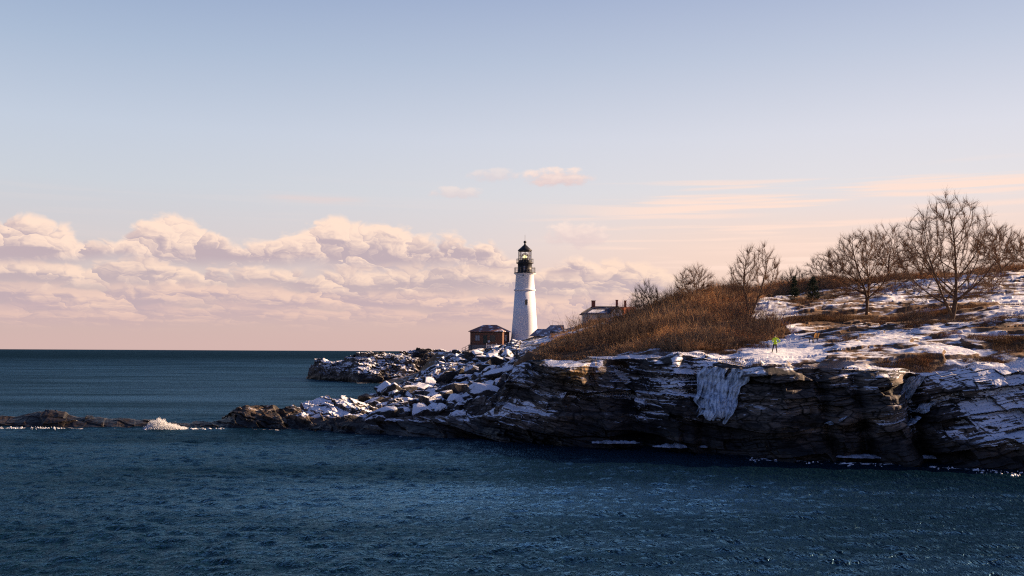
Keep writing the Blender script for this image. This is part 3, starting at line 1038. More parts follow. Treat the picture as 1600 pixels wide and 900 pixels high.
def lamp_material():
    m, t = material("lit_lens")
    t.bs.inputs['Base Color'].default_value = (0.9, 0.8, 0.4, 1)
    t.bs.inputs['Emission Color'].default_value = (1.0, 0.86, 0.36, 1)
    t.bs.inputs['Emission Strength'].default_value = 0.7
    return m


LAMP = lamp_material()


def build_lighthouse():
    x, y, z0 = W(819.5, 534.5, 245)
    root = empty("lighthouse", (x, y, z0), 0.2, "tall white tapering lighthouse with black lantern, lit lamp and gallery on the rocks", "lighthouse")
    k = 245 / FPX

    def h(py): return (534.5 - py) * k
    zt, zb = h(427.5), h(453)
    R0, RB, RT = 21.6 * k, 15.6 * k, 14.0 * k
    n = 48
    p = MB()
    p.lathe([(R0 + 0.25, -1.5), (R0 + 0.25, 0.35), (R0, 0.45), (R0 - (R0 - RB) * 0.13, zb * 0.1), (R0 - (R0 - RB) * 0.56, zb * 0.5), (RB, zb - 0.25)], n)
    p.lathe([(RB - 0.02, zb - 0.27), (RB - 0.05, zb + 0.3), (RT, zt - 0.4), (RT + 0.25, zt - 0.15), (RT + 0.55, zt - 0.02)], n)
    p.build("tower", WHITE, root, True)
    MB().lathe([(RB + 0.02, zb - 0.28), (RB + 0.22, zb - 0.18), (RB + 0.26, zb + 0.02), (RB + 0.06, zb + 0.14)], n).build("belt_course", WHITE, root, True)
    # windows on the side facing the cove
    for (ang, zz, w, hh) in ((-1.45, h(473), 0.55, 1.25), (-1.75, h(431), 0.32, 0.36)):
        rr = (RB + (R0 - RB) * (1 - zz / zb)) if zz < zb else RT + 0.1
        ang -= 0.2
        f = MB()
        rm = 0.9
        c = ((rr - 0.10) * math.cos(ang), (rr - 0.10) * math.sin(ang), zz)
        f.box(c, (0.34, w + 0.22, hh + 0.24), ang)
        fr = f.build("window", WHITE, root)
        MB().box(((rr + 0.055) * math.cos(ang), (rr + 0.055) * math.sin(ang), zz), (0.06, w, hh), ang).build("pane", DARKGLASS, fr)
    # main gallery
    rg = 16.8 * k
    MB().lathe([(RT + 0.5, zt - 0.02), (rg, zt), (rg, zt + 0.22), (RT, zt + 0.24)], n).build("gallery_deck", BLACK, root)
    zd = zt + 0.24

    def railing(r, z, hgt, name, posts, mids):
        q = MB()
        for i in range(posts):
            a = 2 * math.pi * i / posts
            q.tube([(r * math.cos(a), r * math.sin(a), z), (r * math.cos(a), r * math.sin(a), z + hgt)], 0.035, 6)
        q.ring(r, z + hgt, 0.08, 40)
        for m_ in mids:
            q.ring(r, z + hgt * m_, 0.045, 40)
        return q.build(name, BLACK, root)
    railing(rg - 0.1, zd, 1.15, "railing", 20, (0.35, 0.68))
    # watch room
    rw = 11.1 * k
    zw = h(411.5)
    MB().lathe([(rw + 0.12, zd), (rw + 0.12, zd + 0.15), (rw, zd + 0.2), (rw, zw - 0.2), (rw + 0.2, zw - 0.05)], n).build("watch_room", BLACK, root, True)
    a = -1.85
    dr = MB().box(((rw - 0.02) * math.cos(a), (rw - 0.02) * math.sin(a), zd + 0.95), (0.12, 0.42, 1.1), a).build("door", simple("grey_iron_door", (0.25, 0.25, 0.27), 0.5), root)
    MB().ball(((rw + 0.07) * math.cos(a + 0.09), (rw + 0.07) * math.sin(a + 0.09), zd + 0.95), 0.04).build("handle", BRASS, dr)
    MB().lathe([(rw + 0.15, zw - 0.05), (13.6 * k, zw), (13.6 * k, zw + 0.16), (rw, zw + 0.18)], n).build("lantern_deck", BLACK, root)
    z1 = zw + 0.18
    railing(13.2 * k, z1, 0.85, "railing", 16, (0.5,))
    # lantern room
    rl = 9.9 * k
    z2 = h(391.8)
    lr = MB()
    ns = 10
    for i in range(ns):
        t = 2 * math.pi * (i + 0.35) / ns
        lr.box((rl * math.cos(t), rl * math.sin(t), (z1 + z2) / 2), (0.14, 0.11, z2 - z1), t)
    lr.lathe([(rl + 0.08, z1), (rl + 0.08, z1 + 0.45), (rl - 0.06, z1 + 0.45), (rl - 0.06, z1)], ns * 2, cap=False)
    lr.ring(rl, z1 + (z2 - z1) * 0.60, 0.09, ns * 4)
    lr.ring(rl, z2 - 0.08, 0.16, ns * 4)
    f = lr.build("lantern_frame", BLACK, root)
    MB().lathe([(rl - 0.03, z1 + 0.46), (rl - 0.03, z2 - 0.16)], ns * 3, cap=False).build("lantern_glazing", GLASS, root)
    zl = h(401.5)
    MB().lathe([(0.55, z1), (0.55, zl - 0.85), (0.75, zl - 0.8), (0.75, zl - 0.6), (0.3, zl - 0.5)], 16).build("lamp_pedestal", BLACK, root)
    ln = MB()
    for i in range(8):
        t = 2 * math.pi * i / 8
        ln.tube([(0.55 * math.cos(t), 0.55 * math.sin(t), zl - 0.7), (0.9 * math.cos(t), 0.9 * math.sin(t), zl), (0.5 * math.cos(t), 0.5 * math.sin(t), zl + 0.8)], 0.05, 6)
    for zz, r in ((zl - 0.72, 0.55), (zl - 0.35, 0.78), (zl + 0.4, 0.76), (zl + 0.8, 0.5)):
        ln.ring(r, zz, 0.07, 20)
    lens = ln.build("lens", BRASS, root)
    MB().ball((0, 0, zl), 0.42, 16, 10).build("bulb", LAMP, lens, True)
    # roof
    zr = h(381.5)
    rf = MB().lathe([(rl + 0.1, z2 - 0.05), (11.2 * k, z2), (11.0 * k, z2 + 0.16), (7.5 * k, z2 + 0.62), (4.0 * k, z2 + 1.15), (1.6 * k, zr - 0.15), (0.24, zr)], 20)
    roof = rf.build("roof", BLACK, root, True)
    MB().lathe([(0.2, zr - 0.05), (0.26, zr + 0.1), (0.16, zr + 0.2), (0.34, zr + 0.38), (0.40, zr + 0.52), (0.30, zr + 0.72), (0.10, zr + 0.86)], 16).build("ventilator_ball", BLACK, roof, True)
    MB().tube([(0, 0, zr + 0.8), (0, 0, zr + 2.3)], 0.035, 6).build("lightning_rod", BLACK, roof)


def hip_roof(L, D, z, rise, over, ridge):
    """Hipped roof: eaves rectangle L x D at height z, ridge of the given length along x; solid, 12 cm thick at the eaves."""
    hx, hy = L / 2 + over, D / 2 + over
    v = [(-hx, -hy, z), (hx, -hy, z), (hx, hy, z), (-hx, hy, z), (-hx, -hy, z + .14), (hx, -hy, z + .14), (hx, hy, z + .14), (-hx, hy, z + .14),
         (-ridge / 2, 0, z + rise), (ridge / 2, 0, z + rise)]
    f = [(3, 2, 1, 0), (0, 1, 5, 4), (1, 2, 6, 5), (2, 3, 7, 6), (3, 0, 4, 7), (4, 5, 9, 8), (5, 6, 9), (6, 7, 8, 9), (7, 4, 8)]
    return MB().add(v, f)


def window(parent, x, y, z, w, h, rz=0.0, wall_mat=None, glass=DARKGLASS):
    """Framed window on a face looking to -Y (rz turns it): frame proud of the wall, glass behind glazing bars."""
    M = Matrix.Translation((x, y, z)) @ Matrix.Rotation(rz, 4, 'Z')
    f = MB()
    def bx(cx, cy, cz, sx, sy, sz):
        p = M @ Vector((cx, cy, cz))
        f.box(p, (sx, sy, sz), rz)
    bx(-w / 2, -.04, 0, .09, .1, h + .18); bx(w / 2, -.04, 0, .09, .1, h + .18)
    bx(0, -.043, h / 2, w, .09, .09); bx(0, -.06, -h / 2, w + .24, .14, .08); bx(0, -.03, 0, w, .05, .05); bx(0, -.028, 0, .05, .05, h)
    fr = f.build("window", wall_mat or WOODW, parent)
    g = MB(); p = M @ Vector((0, -.008, 0)); g.box(p, (w, .03, h), rz); g.build("pane", glass, fr)
    return fr


def build_brick_house():
    x, y, z0 = W(765.5, 537.0, 243)
    k = 243 / FPX
    rz = -math.radians(15)
    root = empty("brick_house", (x, y, z0), rz, "small red brick building with hipped roof beside the lighthouse foot", "building")
    L, D, H = 8.1, 6.4, 2.85
    wl = MB().box((0, 0, H / 2 - 0.4), (L, D, H + 0.8)).build("wall", BRICK, root)
    MB().box((0, 0, -1.6), (L + 0.5, D + 0.5, 2.6)).build("foundation", STONE, root)
    hip_roof(L, D, H, 1.75, 0.38, 3.3).build("roof", snowy_roof("brick_house_roof", (0.26, 0.13, 0.105), 0.2), root)
    MB().box((0, -D / 2 - .02, H - .12), (L + .1, .1, .2)).build("cornice", TRIM, root)
    window(root, -2.2, -D / 2, 1.35, 1.15, 1.35, wall_mat=WOODG, glass=simple("pale_window_glass", (0.25, 0.27, 0.32), 0.15))
    window(root, 1.6, -D / 2, 1.25, 1.3, 1.5, wall_mat=WOODG)
    window(root, L / 2, -0.2, 1.35, 1.0, 1.3, math.pi / 2)
    d = MB().box((-0.25, -D / 2 - .03, 1.0), (0.95, .1, 2.0)).build("door", simple("dark_green_door", (0.03, 0.045, 0.035), 0.5), root)
    MB().ball((0.1, -D / 2 - .1, 1.0), 0.05).build("handle", BRASS, d)
    # fog horn mouths in front of the seaward window
    MB().tube([(0.9, -D / 2 - .05, 0.45), (0.9, -D / 2 - .5, 0.45), (0.9, -D / 2 - .8, 0.5)], [.1, .14, .3], 14).build("horn", simple("pale_grey_horn", (0.5, 0.5, 0.5), 0.4), root)


def build_fences():
    # white picket fence before the brick house
    x0, y0, z0 = W(761, 547, 236)
    x1 = W(790, 546, 236)[0]
    root = empty("picket_fence", (x0, y0, z0), 0, "white picket fence on the rocks in front of the brick building", "fence")
    L = x1 - x0
    n = 15
    pk = MB()
    for i in range(n):
        x = L * i / (n - 1)
        pk.box((x, 0, 0.70), (0.13, 0.05, 1.35))
        pk.add([(x - .065, -.025, 1.375), (x + .065, -.025, 1.375), (x + .065, .025, 1.375), (x - .065, .025, 1.375), (x, 0, 1.5)], [(0, 1, 4), (1, 2, 4), (2, 3, 4), (3, 0, 4)])
    pk.build("picket", WOODW, root)
    r = MB()
    for zz in (0.35, 1.05):
        r.box((L / 2, 0.055, zz), (L, 0.06, 0.14))
    r.build("rail", WOODW, root)
    for xx in (-0.1, L / 2, L + 0.1):
        MB().box((xx, 0.16, 0.5), (0.17, 0.17, 2.3)).build("post", WOODW, root)
    # sparse dark railing on the seaward side
    pts = [W(722, 552, 238), W(727, 550, 238), W(732, 547, 238), W(737, 543, 240)]
    root = empty("handrail", pts[0], 0, "thin dark handrail climbing the rocks left of the brick building", "railing")
    P = [Vector(p) - Vector(pts[0]) for p in pts]
    for p in P:
        MB().tube([p + Vector((0, 0, -1)), p + Vector((0, 0, 1.25))], 0.06, 6).build("post", TRIM, root)
    for hh in (0.65, 1.2):
        MB().tube([p + Vector((0, 0, hh)) for p in P], 0.045, 6).build("rail", TRIM, root)
    # low wall at the foot of the tower
    a, b = W(796, 541, 238), W(822, 541, 238)
    root = empty("low_wall", ((a[0] + b[0]) / 2, 238, a[2] - 1), 0, "low reddish wall with pale coping at the foot of the lighthouse", "wall")
    L = b[0] - a[0]
    MB().box((0, 0, 0.55), (L, 0.45, 2.1)).build("wall_body", simple("pinkish_masonry", (0.42, 0.26, 0.21), 0.85, 0.2, 1.5, bump=0.05), root)
    MB().box((0, 0, 1.66), (L + 0.15, 0.6, 0.12)).build("coping", STONE, root)


def gable_block(root, x0, x1, y0, y1, zb, ze, zr, axis, wall, roof, over=0.35, names=("wall", "roof")):
    """Walled block with a gable roof; ridge along 'x' or 'y'. Returns the roof object."""
    w = MB()
    if axis == 'x':
        ym = (y0 + y1) / 2
        w.add([(x0, y0, zb), (x1, y0, zb), (x1, y1, zb), (x0, y1, zb), (x0, y0, ze), (x1, y0, ze), (x1, y1, ze), (x0, y1, ze), (x0, ym, zr - .1), (x1, ym, zr - .1)],
              [(0, 1, 5, 4), (2, 3, 7, 6), (1, 2, 6, 9, 5), (3, 0, 4, 8, 7), (3, 2, 1, 0), (4, 5, 9, 8), (6, 7, 8, 9)])
    else:
        xm = (x0 + x1) / 2
        w.add([(x0, y0, zb), (x1, y0, zb), (x1, y1, zb), (x0, y1, zb), (x0, y0, ze), (x1, y0, ze), (x1, y1, ze), (x0, y1, ze), (xm, y0, zr - .1), (xm, y1, zr - .1)],
              [(0, 1, 5, 8, 4), (2, 3, 7, 9, 6), (1, 2, 6, 5), (3, 0, 4, 7), (3, 2, 1, 0), (5, 6, 9, 8), (7, 4, 8, 9)])
    w.build(names[0], wall, root)
    r = MB()
    th = 0.16
    if axis == 'x':
        ym = (y0 + y1) / 2; s = (zr - ze) / (ym - y0)
        prof = [(y0 - over, ze - over * s), (ym, zr), (y1 + over, ze - over * s), (y1 + over, ze - over * s + th), (ym, zr + th), (y0 - over, ze - over * s + th)]
        vs = [(xx, a, b) for xx in (x0 - over, x1 + over) for a, b in prof]
    else:
        xm = (x0 + x1) / 2; s = (zr - ze) / (xm - x0)
        prof = [(x0 - over, ze - over * s), (xm, zr), (x1 + over, ze - over * s), (x1 + over, ze - over * s + th), (xm, zr + th), (x0 - over, ze - over * s + th)]
        vs = [(a, yy, b) for yy in (y0 - over, y1 + over) for a, b in prof]
    f = [(i, (i + 1) % 6, (i + 1) % 6 + 6, i + 6) for i in range(6)]
    f += [(0, 1, 4, 5), (1, 2, 3, 4), (6, 7, 10, 11), (7, 8, 9, 10)]
    r.add(vs, f)
    return r.build(names[1], roof, root)


def build_keepers_house():
    Y = 230
    k = Y / FPX
    x, y, zr = W(948, 478.5, Y)
    z0 = zr - 6.6
    root = empty("keepers_house", (x, y + 3, z0), 0.0, "house with snow on its red roof and brick chimneys behind the brushy hill", "house")
    def lx(px): return (px - 948) * k
    def lz(py): return zr - z0 + (478.5 - py) * k
    ridge = lz(478.5); eave = lz(491)
    x0, x1 = lx(910), lx(968)
    D = 7.4
    MB().box(((x0 + x1) / 2, 0, (eave - 2) / 2), (x1 - x0 - 0.5, D - 0.5, eave + 2)).build("wall", simple("cream_clapboard", (0.55, 0.50, 0.42), 0.7), root)
    # main roof, hipped at its left end
    hx0, hx1, hy = x0 - .3, x1, D / 2 + .35
    rf = MB().add([(hx0, -hy, eave), (hx1, -hy, eave), (hx1, hy, eave), (hx0, hy, eave), (hx0, -hy, eave + .15), (hx1, -hy, eave + .15), (hx1, hy, eave + .15), (hx0, hy, eave + .15),
                   (lx(927), 0, ridge), (hx1, 0, ridge)],
                  [(3, 2, 1, 0), (0, 1, 5, 4), (2, 3, 7, 6), (3, 0, 4, 7), (4, 5, 9, 8), (6, 7, 8, 9), (7, 4, 8), (1, 2, 6, 9, 5)])
    roof = rf.build("roof", snowy_roof("keepers_roof", (0.07, 0.075, 0.10), 0.0), root)
    sl = (ridge - eave - .15) / hy
    # snow slab lying on the lower part of the front slope
    sn = MB()
    pts = []
    ax, bx = lx(921), lx(945)
    for xx, yy in ((ax - .5, -hy + .12), (bx, -hy + .12), (bx, -hy + 1.95), (ax + .8, -hy + 1.95)):
        zz = eave + .15 + (yy + hy) * sl
        pts.append((xx, yy, zz - .02))
    top = [(a, b - .02, c + .16) for a, b, c in pts]
    sn.add(pts + top, [(3, 2, 1, 0), (4, 5, 6, 7), (0, 1, 5, 4), (1, 2, 6, 5), (2, 3, 7, 6), (3, 0, 4, 7)])
    sn.build("snow_patch", simple("roof_snow", (0.80, 0.80, 0.82), 0.7, 0.05), roof, bevel=0.05)
    MB().box(((lx(927) + hx1) / 2, 0, ridge + .04), (hx1 - lx(927), .3, .14)).build("ridge_cap", TRIM, roof)
    tri = MB().tube([(hx0, -hy, eave + .16), (lx(927), 0, ridge + .04)], .11, 6)
    tri.build("hip_trim", TRIM, roof)
    # front wing with a gable towards the cove
    gr = gable_block(root, lx(954.5), lx(970.5), -5.2, 1.5, -2, lz(487.5), lz(479), 'y', WHITE, REDROOF, .3, ("wing_wall", "wing_roof"))
    s2 = MB()
    xm, zz = lx(962.5), lz(479)
    for sgn in (-1, 1):
        s2.tube([(xm, -5.56, zz + .1), (xm + sgn * (lx(970.5) - xm + .3), -5.56, lz(487.5) - .25 + .05)], .17, 6)
    s2.build("barge_board", TRIM, gr)
    window(root, lx(962.5), -5.2, lz(485.0), .95, 1.35)
    # right block, its gable end lit by the sun
    gable_block(root, lx(973), lx(993), -3.4, 3.6, -2, lz(488), lz(479.5), 'x', BRICK, REDROOF, .3, ("end_wall", "end_roof"))
    MB().box((lx(973.5), -3.9, (lz(481) + lz(495)) / 2), (0.9, 0.9, lz(481) - lz(495)), math.radians(48)).build("added_bay", simple("orange_red_boards", (0.50, 0.14, 0.05), 0.7), root)  # block added to the house, turned to catch the sun as an orange patch
    window(root, lx(982), -3.4, lz(493), .9, 1.2)
    for px, top, w, ty, mat in ((928.8, 469.5, 0.85, 0.0, CHIM), (966.3, 468.0, 0.50, 0.6, CHIM), (979.2, 469.2, 0.48, 0.1, CHIM)):
        c = MB()
        zt = lz(top)
        c.box((lx(px), ty, (zt + ridge - 1.6) / 2), (w, w, zt - ridge + 1.6))
        ch = c.build("chimney", mat, root)
        MB().box((lx(px), ty, zt + .05), (w + .16, w + .16, .14)).build("chimney_cap", TRIM, ch)


def build_sheds():
    Y = 226
    k = Y / FPX
    for (pxa, pxb, pr, pe, y, lab) in ((836, 860, 513.5, 524.5, 226, "low shed with slate gable roof touching the right side of the lighthouse"),
                                       (857.5, 882, 507.5, 517.5, 229, "taller slate roofed shed between the lighthouse and the keeper's house")):
        kk = y / FPX
        xa, _, zr = W(pxa, pr, y)
        ze = W(pxa, pe, y)[2]
        L = (pxb - pxa) * kk
        root = empty("shed", (xa, y + 2.4, ze - 3), 0.0, lab, "shed")
        rise = zr - ze
        MB().box((L / 2 + 0.3, 0, 0.7), (L - 0.4, 4.4, 4.4)).build("wall", simple("shed_clapboard", (0.34, 0.30, 0.27), 0.7), root)
        q = MB().add([(-1.2, -2.6, 2.9), (L, -2.6, 2.9), (L, 2.6, 2.9), (-1.2, 2.6, 2.9), (-1.2, -2.6, 3.0), (L, -2.6, 3.0), (L, 2.6, 3.0), (-1.2, 2.6, 3.0),
                      (0.5, 0, 3 + rise), (L, 0, 3 + rise)],
                     [(3, 2, 1, 0), (0, 1, 5, 4), (2, 3, 7, 6), (3, 0, 4, 7), (4, 5, 9, 8), (6, 7, 8, 9), (7, 4, 8), (1, 2, 6, 9, 5)])
        q.build("roof", snowy_roof("shed_roof", (0.26, 0.215, 0.215), 0.3), root)
        window(root, L / 2, -2.4, 1.9, .8, 1.0)


build_lighthouse()
build_brick_house()
build_fences()
build_keepers_house()
build_sheds()


# ---------------------------------------------------------------- bare trees
def bark(name, c, var=0.35):
    return simple(name, c, 0.9, var, 3.0, spec=0.1)


BARK = bark("dark_bark", (0.10, 0.068, 0.048))
BARKW = bark("brown_twigs", (0.18, 0.108, 0.064))
BARKL = bark("pale_twigs", (0.17, 0.115, 0.075))  # pale brown twig colour


def grow(base, env, n_attr, step, seed, stems, kill=1.25, reach=9.0):
    """Space colonisation: limbs grow from the stems towards points scattered through the crown."""
    rng = np.random.RandomState(seed)
    att = env(rng, n_attr)
    nodes, par = [], []
    for st in stems:
        p = -1
        for q in st:
            nodes.append(np.array(q, float)); par.append(p); p = len(nodes) - 1
    alive = np.ones(len(att), bool)
    N = np.array(nodes)
    dist = np.full(len(att), 1e9); near = np.zeros(len(att), int)
    new = list(range(len(nodes)))
    for it in range(140):
        for i in new:
            d = np.linalg.norm(att - nodes[i], axis=1)
            b = d < dist
            dist[b] = d[b]; near[b] = i
        alive &= dist > kill * step
        if not alive.any():
            break
        act = alive & (dist < reach)
        if not act.any():
            break
        new = []
        for i in np.unique(near[act]):
            s = act & (near == i)
            d = att[s] - nodes[i]
            d /= np.linalg.norm(d, axis=1)[:, None]
            g = d.mean(0)
            if par[i] >= 0:
                pd = nodes[i] - nodes[par[i]]; pd /= np.linalg.norm(pd) + 1e-9
                g = g + 0.8 * pd
            g = g + np.array([0, 0, 0.10]) + rng.randn(3) * 0.10
            g /= np.linalg.norm(g) + 1e-9
            q = nodes[i] + g * step
            if len(nodes) > 9 and np.min(np.linalg.norm(np.array(nodes[-9:]) - q, axis=1)) < step * 0.3:
                continue
            nodes.append(q); par.append(i); new.append(len(nodes) - 1)
        if not new:
            break
    return np.array(nodes), np.array(par)


def tubes(segs, sides):
    """Separate tapered tubes; segs: list of (points, radii). Flat arrays for raw_mesh."""
    V, L, S = [], [], []
    off = 0; lo = 0
    ang = np.arange(sides) * 2 * math.pi / sides
    for P, R in segs:
        P = np.asarray(P, float); R = np.asarray(R, float)
        n = len(P)
        D = np.gradient(P, axis=0)
        D /= np.linalg.norm(D, axis=1)[:, None] + 1e-9
        A = np.cross(D, np.array([0.31, 0.17, 0.2]) + 0 * D)
        A /= np.linalg.norm(A, axis=1)[:, None] + 1e-9
        B = np.cross(D, A)
        ring = P[:, None, :] + (A[:, None, :] * np.cos(ang)[None, :, None] + B[:, None, :] * np.sin(ang)[None, :, None]) * R[:, None, None]
        V.append(ring.reshape(-1, 3))
        idx = off + np.arange(n * sides).reshape(n, sides)
        q = np.stack([idx[:-1], np.roll(idx[:-1], -1, 1), np.roll(idx[1:], -1, 1), idx[1:]], -1).reshape(-1, 4)
        L.append(q.ravel())
        S.append(lo + np.arange(len(q)) * 4)
        off += n * sides; lo += len(q) * 4
    return np.concatenate(V), np.concatenate(L), np.concatenate(S)


def twig_spikes(P, Dr, ln, rad, rng):
    """Three-sided tapering twigs bending once: two segments each."""
    n = len(P)
    D = Dr / (np.linalg.norm(Dr, axis=1)[:, None] + 1e-9)
    A = np.cross(D, rng.randn(n, 3)); A /= np.linalg.norm(A, axis=1)[:, None] + 1e-9
    B = np.cross(D, A)
    M = P + D * (ln * 0.5)[:, None] + rng.randn(n, 3) * (ln * 0.05)[:, None]
    T = P + D * ln[:, None] + rng.randn(n, 3) * (ln * 0.12)[:, None] + np.array([0, 0, 1.0]) * (ln * 0.07)[:, None]
    c = [(1, 0), (-0.5, 0.866), (-0.5, -0.866)]
    r0 = [P + (A * a + B * b) * rad[:, None] for a, b in c]
    r1 = [M + (A * a + B * b) * (rad * 0.7)[:, None] for a, b in c]
    V = np.stack(r0 + r1 + [T], 1)
    o = (np.arange(n) * 7)[:, None]
    tri = np.array([[0, 1, 4], [0, 4, 3], [1, 2, 5], [1, 5, 4], [2, 0, 3], [2, 3, 5], [3, 4, 6], [4, 5, 6], [5, 3, 6]])
    F = (o[:, :, None] + tri[None]).reshape(-1, 3)
    return V.reshape(-1, 3), F


def bare_tree(px, py, Y, top, x0, x1, seed, label, group="bare trees on the snowy hill", n_attr=520, stems=1, twigs=5, mats=(BARK, BARKW), low=0.28, step=0.42,
              thick=1.0, shape=1.0, name="bare_tree", cat="tree", snap=True, depth=0.8, twig_len=1.0):
    k = Y / FPX
    X, _, z = W(px, py, Y)
    if snap:
        z = gz(X, Y)
    H = W(px, top, Y)[2] - z
    root = empty(name, (X, Y, z - 0.1), 0, label, cat, group)
    rx0, rx1 = (px - x0) * k, (x1 - px) * k
    cx, rx = (rx1 - rx0) / 2, (rx0 + rx1) / 2

    def env(rng, n):
        out = []
        while len(out) < n:
            p = rng.uniform(-1, 1, 3)
            h = (p[2] + 1) / 2
            r = math.hypot(p[0], p[1])
            lim = math.sin(math.pi * min(1, 0.16 + 0.84 * h ** 0.9)) ** 0.6 * shape + 0.06
            if r > lim:
                continue
            if rng.rand() > 0.35 + 0.65 * max(r / lim, h):
                continue
            zz = H * low + h * H * (0.96 - low)
            out.append((cx * min(1, h * 1.4) + p[0] * rx, p[1] * rx * depth, zz))
        return np.array(out)
    rng = np.random.RandomState(seed + 5)
    st = []
    for s in range(stems):
        a = rng.rand() * 6.28
        lean = 0.0 if stems == 1 else 0.42
        b = np.array([0.28 * math.cos(a + s * 2.4) * (stems > 1), 0.2 * math.sin(a + s * 2.4) * (stems > 1), 0.0])
        d = np.array([lean * math.cos(a + s * 6.28 / max(1, stems)), lean * math.sin(a + s * 6.28 / max(1, stems)), 1.0])
        m = max(3, int(H * low * 0.8 / step))
        pts = [b + d * step * i + np.array([rng.randn(), rng.randn(), 0]) * 0.05 * i ** 0.5 for i in range(m)]
        st.append(pts)
    N, par = grow((0, 0, 0), env, int(n_attr * 2.3), step, seed, st)
    n = len(N)
    ch = [[] for _ in range(n)]
    for i, p in enumerate(par):
        if p >= 0:
            ch[p].append(i)
    for _ in range(9):      # straighten the limbs
        M = N.copy()
        for i in range(n):
            if par[i] >= 0 and len(ch[i]) >= 1 and par[par[i]] >= 0:
                M[i] = 0.5 * N[i] + 0.25 * (N[par[i]] + N[ch[i][0]])
        N = M
    rad = np.zeros(n)
    for i in range(n - 1, -1, -1):
        rad[i] = 0.0135 * thick if not ch[i] else sum(rad[c] ** 2.25 for c in ch[i]) ** (1 / 2.25) + 0.0006
    big, small = [], []
    starts = [i for i in range(n) if par[i] < 0]
    stack = list(starts)
    while stack:
        i = stack.pop()
        chain = [i] if par[i] < 0 else [par[i], i]
        while ch[i]:
            o = sorted(ch[i], key=lambda c: -rad[c])
            stack += o[1:]
            i = o[0]
            chain.append(i)
        P = N[chain]; R = rad[chain].copy()
        if par[chain[0]] >= 0 or len(chain) > 1 and chain[0] not in starts:
            R[0] = R[1]
        if chain[0] in starts:
            R = R.copy(); R[0] *= 1.35
        cut = np.argmax(R < 0.045) if (R < 0.045).any() else len(R)
        if cut >= 2:
            big.append((P[:cut + 1], R[:cut + 1]))
            if cut < len(R) - 1:
                small.append((P[cut:], R[cut:]))
        else:
            small.append((P, R))
    if not big:
        big, small = small[:1], small[1:]
    V, L, S = tubes(big, 6)
    link("trunk", raw_mesh("trunk", V, L, S, True), root, mats[0])
    V, L, S = tubes([s for s in small if len(s[0]) > 1], 3)
    # twigs along every thin limb
    thin = np.where((rad < 0.030) & (par >= 0))[0]
    idx = np.repeat(thin, twigs + 3)
    d = N[idx] - N[par[idx]]
    d /= np.linalg.norm(d, axis=1)[:, None] + 1e-9
    d = d + rng.randn(len(idx), 3) * 0.42 + np.array([0, 0, 0.35])
    t = rng.rand(len(idx))[:, None]
    P0 = N[par[idx]] * (1 - t) + N[idx] * t
    ln = twig_len * (0.35 + 0.9 * rng.rand(len(idx)))
    V2, F2 = twig_spikes(P0, d, ln, np.full(len(idx), 0.0105 * thick), rng)
    Va = np.concatenate([V, V2]); La = np.concatenate([L, (F2 + len(V)).ravel()])
    Sa = np.concatenate([S, len(L) + np.arange(len(F2)) * 3])
    link("crown", raw_mesh("crown", Va, La, Sa, False), root, mats[1])
    return root


bare_tree(1487, 500, 108, 297, 1396, 1568, 3, "largest bare tree, tall and wide with many fine ascending limbs", n_attr=900, low=0.16, step=0.42, twigs=4, shape=1.0)
bare_tree(1350, 494, 125, 352, 1286, 1410, 8, "dark bare tree with forked trunk left of the largest tree", n_attr=750, stems=2, low=0.24, twigs=5)
bare_tree(1172, 489, 140, 374, 1142, 1224, 12, "lone bare tree with several dark stems on the edge of the brush", n_attr=330, stems=3, low=0.2, twigs=5, thick=1.15)
bare_tree(1388, 444, 168, 343, 1345, 1430, 21, "bare tree on the ridge behind and between the two big trees", n_attr=360, low=0.22, twigs=5, step=0.5)
bare_tree(1563, 428, 160, 349, 1522, 1606, 23, "dense dark bare tree on the ridge right of the largest tree", n_attr=480, low=0.16, twigs=8, step=0.5, thick=1.25)
bare_tree(1606, 424, 163, 364, 1572, 1640, 27, "bare tree on the ridge cut by the right edge", n_attr=330, low=0.16, twigs=7, step=0.5, thick=1.2)
bare_tree(1300, 449, 170, 391, 1256, 1336, 33, "pale brown bare tree low on the ridge above the two evergreens", n_attr=300, low=0.14, twigs=7, step=0.5, mats=(BARKW, BARKL))
bare_tree(1440, 436, 170, 372, 1404, 1480, 35, "bushy bare tree on the ridge seen through the largest tree's limbs", n_attr=300, low=0.12, twigs=6, step=0.5)
bare_tree(1083, 472, 152, 411, 1054, 1116, 41, "spreading bare tree standing on top of the brushy hill", n_attr=300, stems=2, low=0.18, twigs=6)
bare_tree(1012, 496, 150, 436, 988, 1036, 43, "bare bushy tree on the slope just right of the house chimneys", n_attr=230, stems=3, low=0.15, twigs=7, mats=(BARK, BARK))
bare_tree(1240, 452, 168, 415, 1215, 1262, 45, "small pale bare tree on the ridge behind the slim evergreen", n_attr=160, stems=2, low=0.12, twigs=7, mats=(BARKW, BARKL))
bare_tree(1548, 462, 135, 412, 1528, 1574, 47, "low twiggy tree right of the largest trunk on the snow bank", n_attr=120, stems=3, low=0.1, twigs=4, mats=(BARK, BARKW))


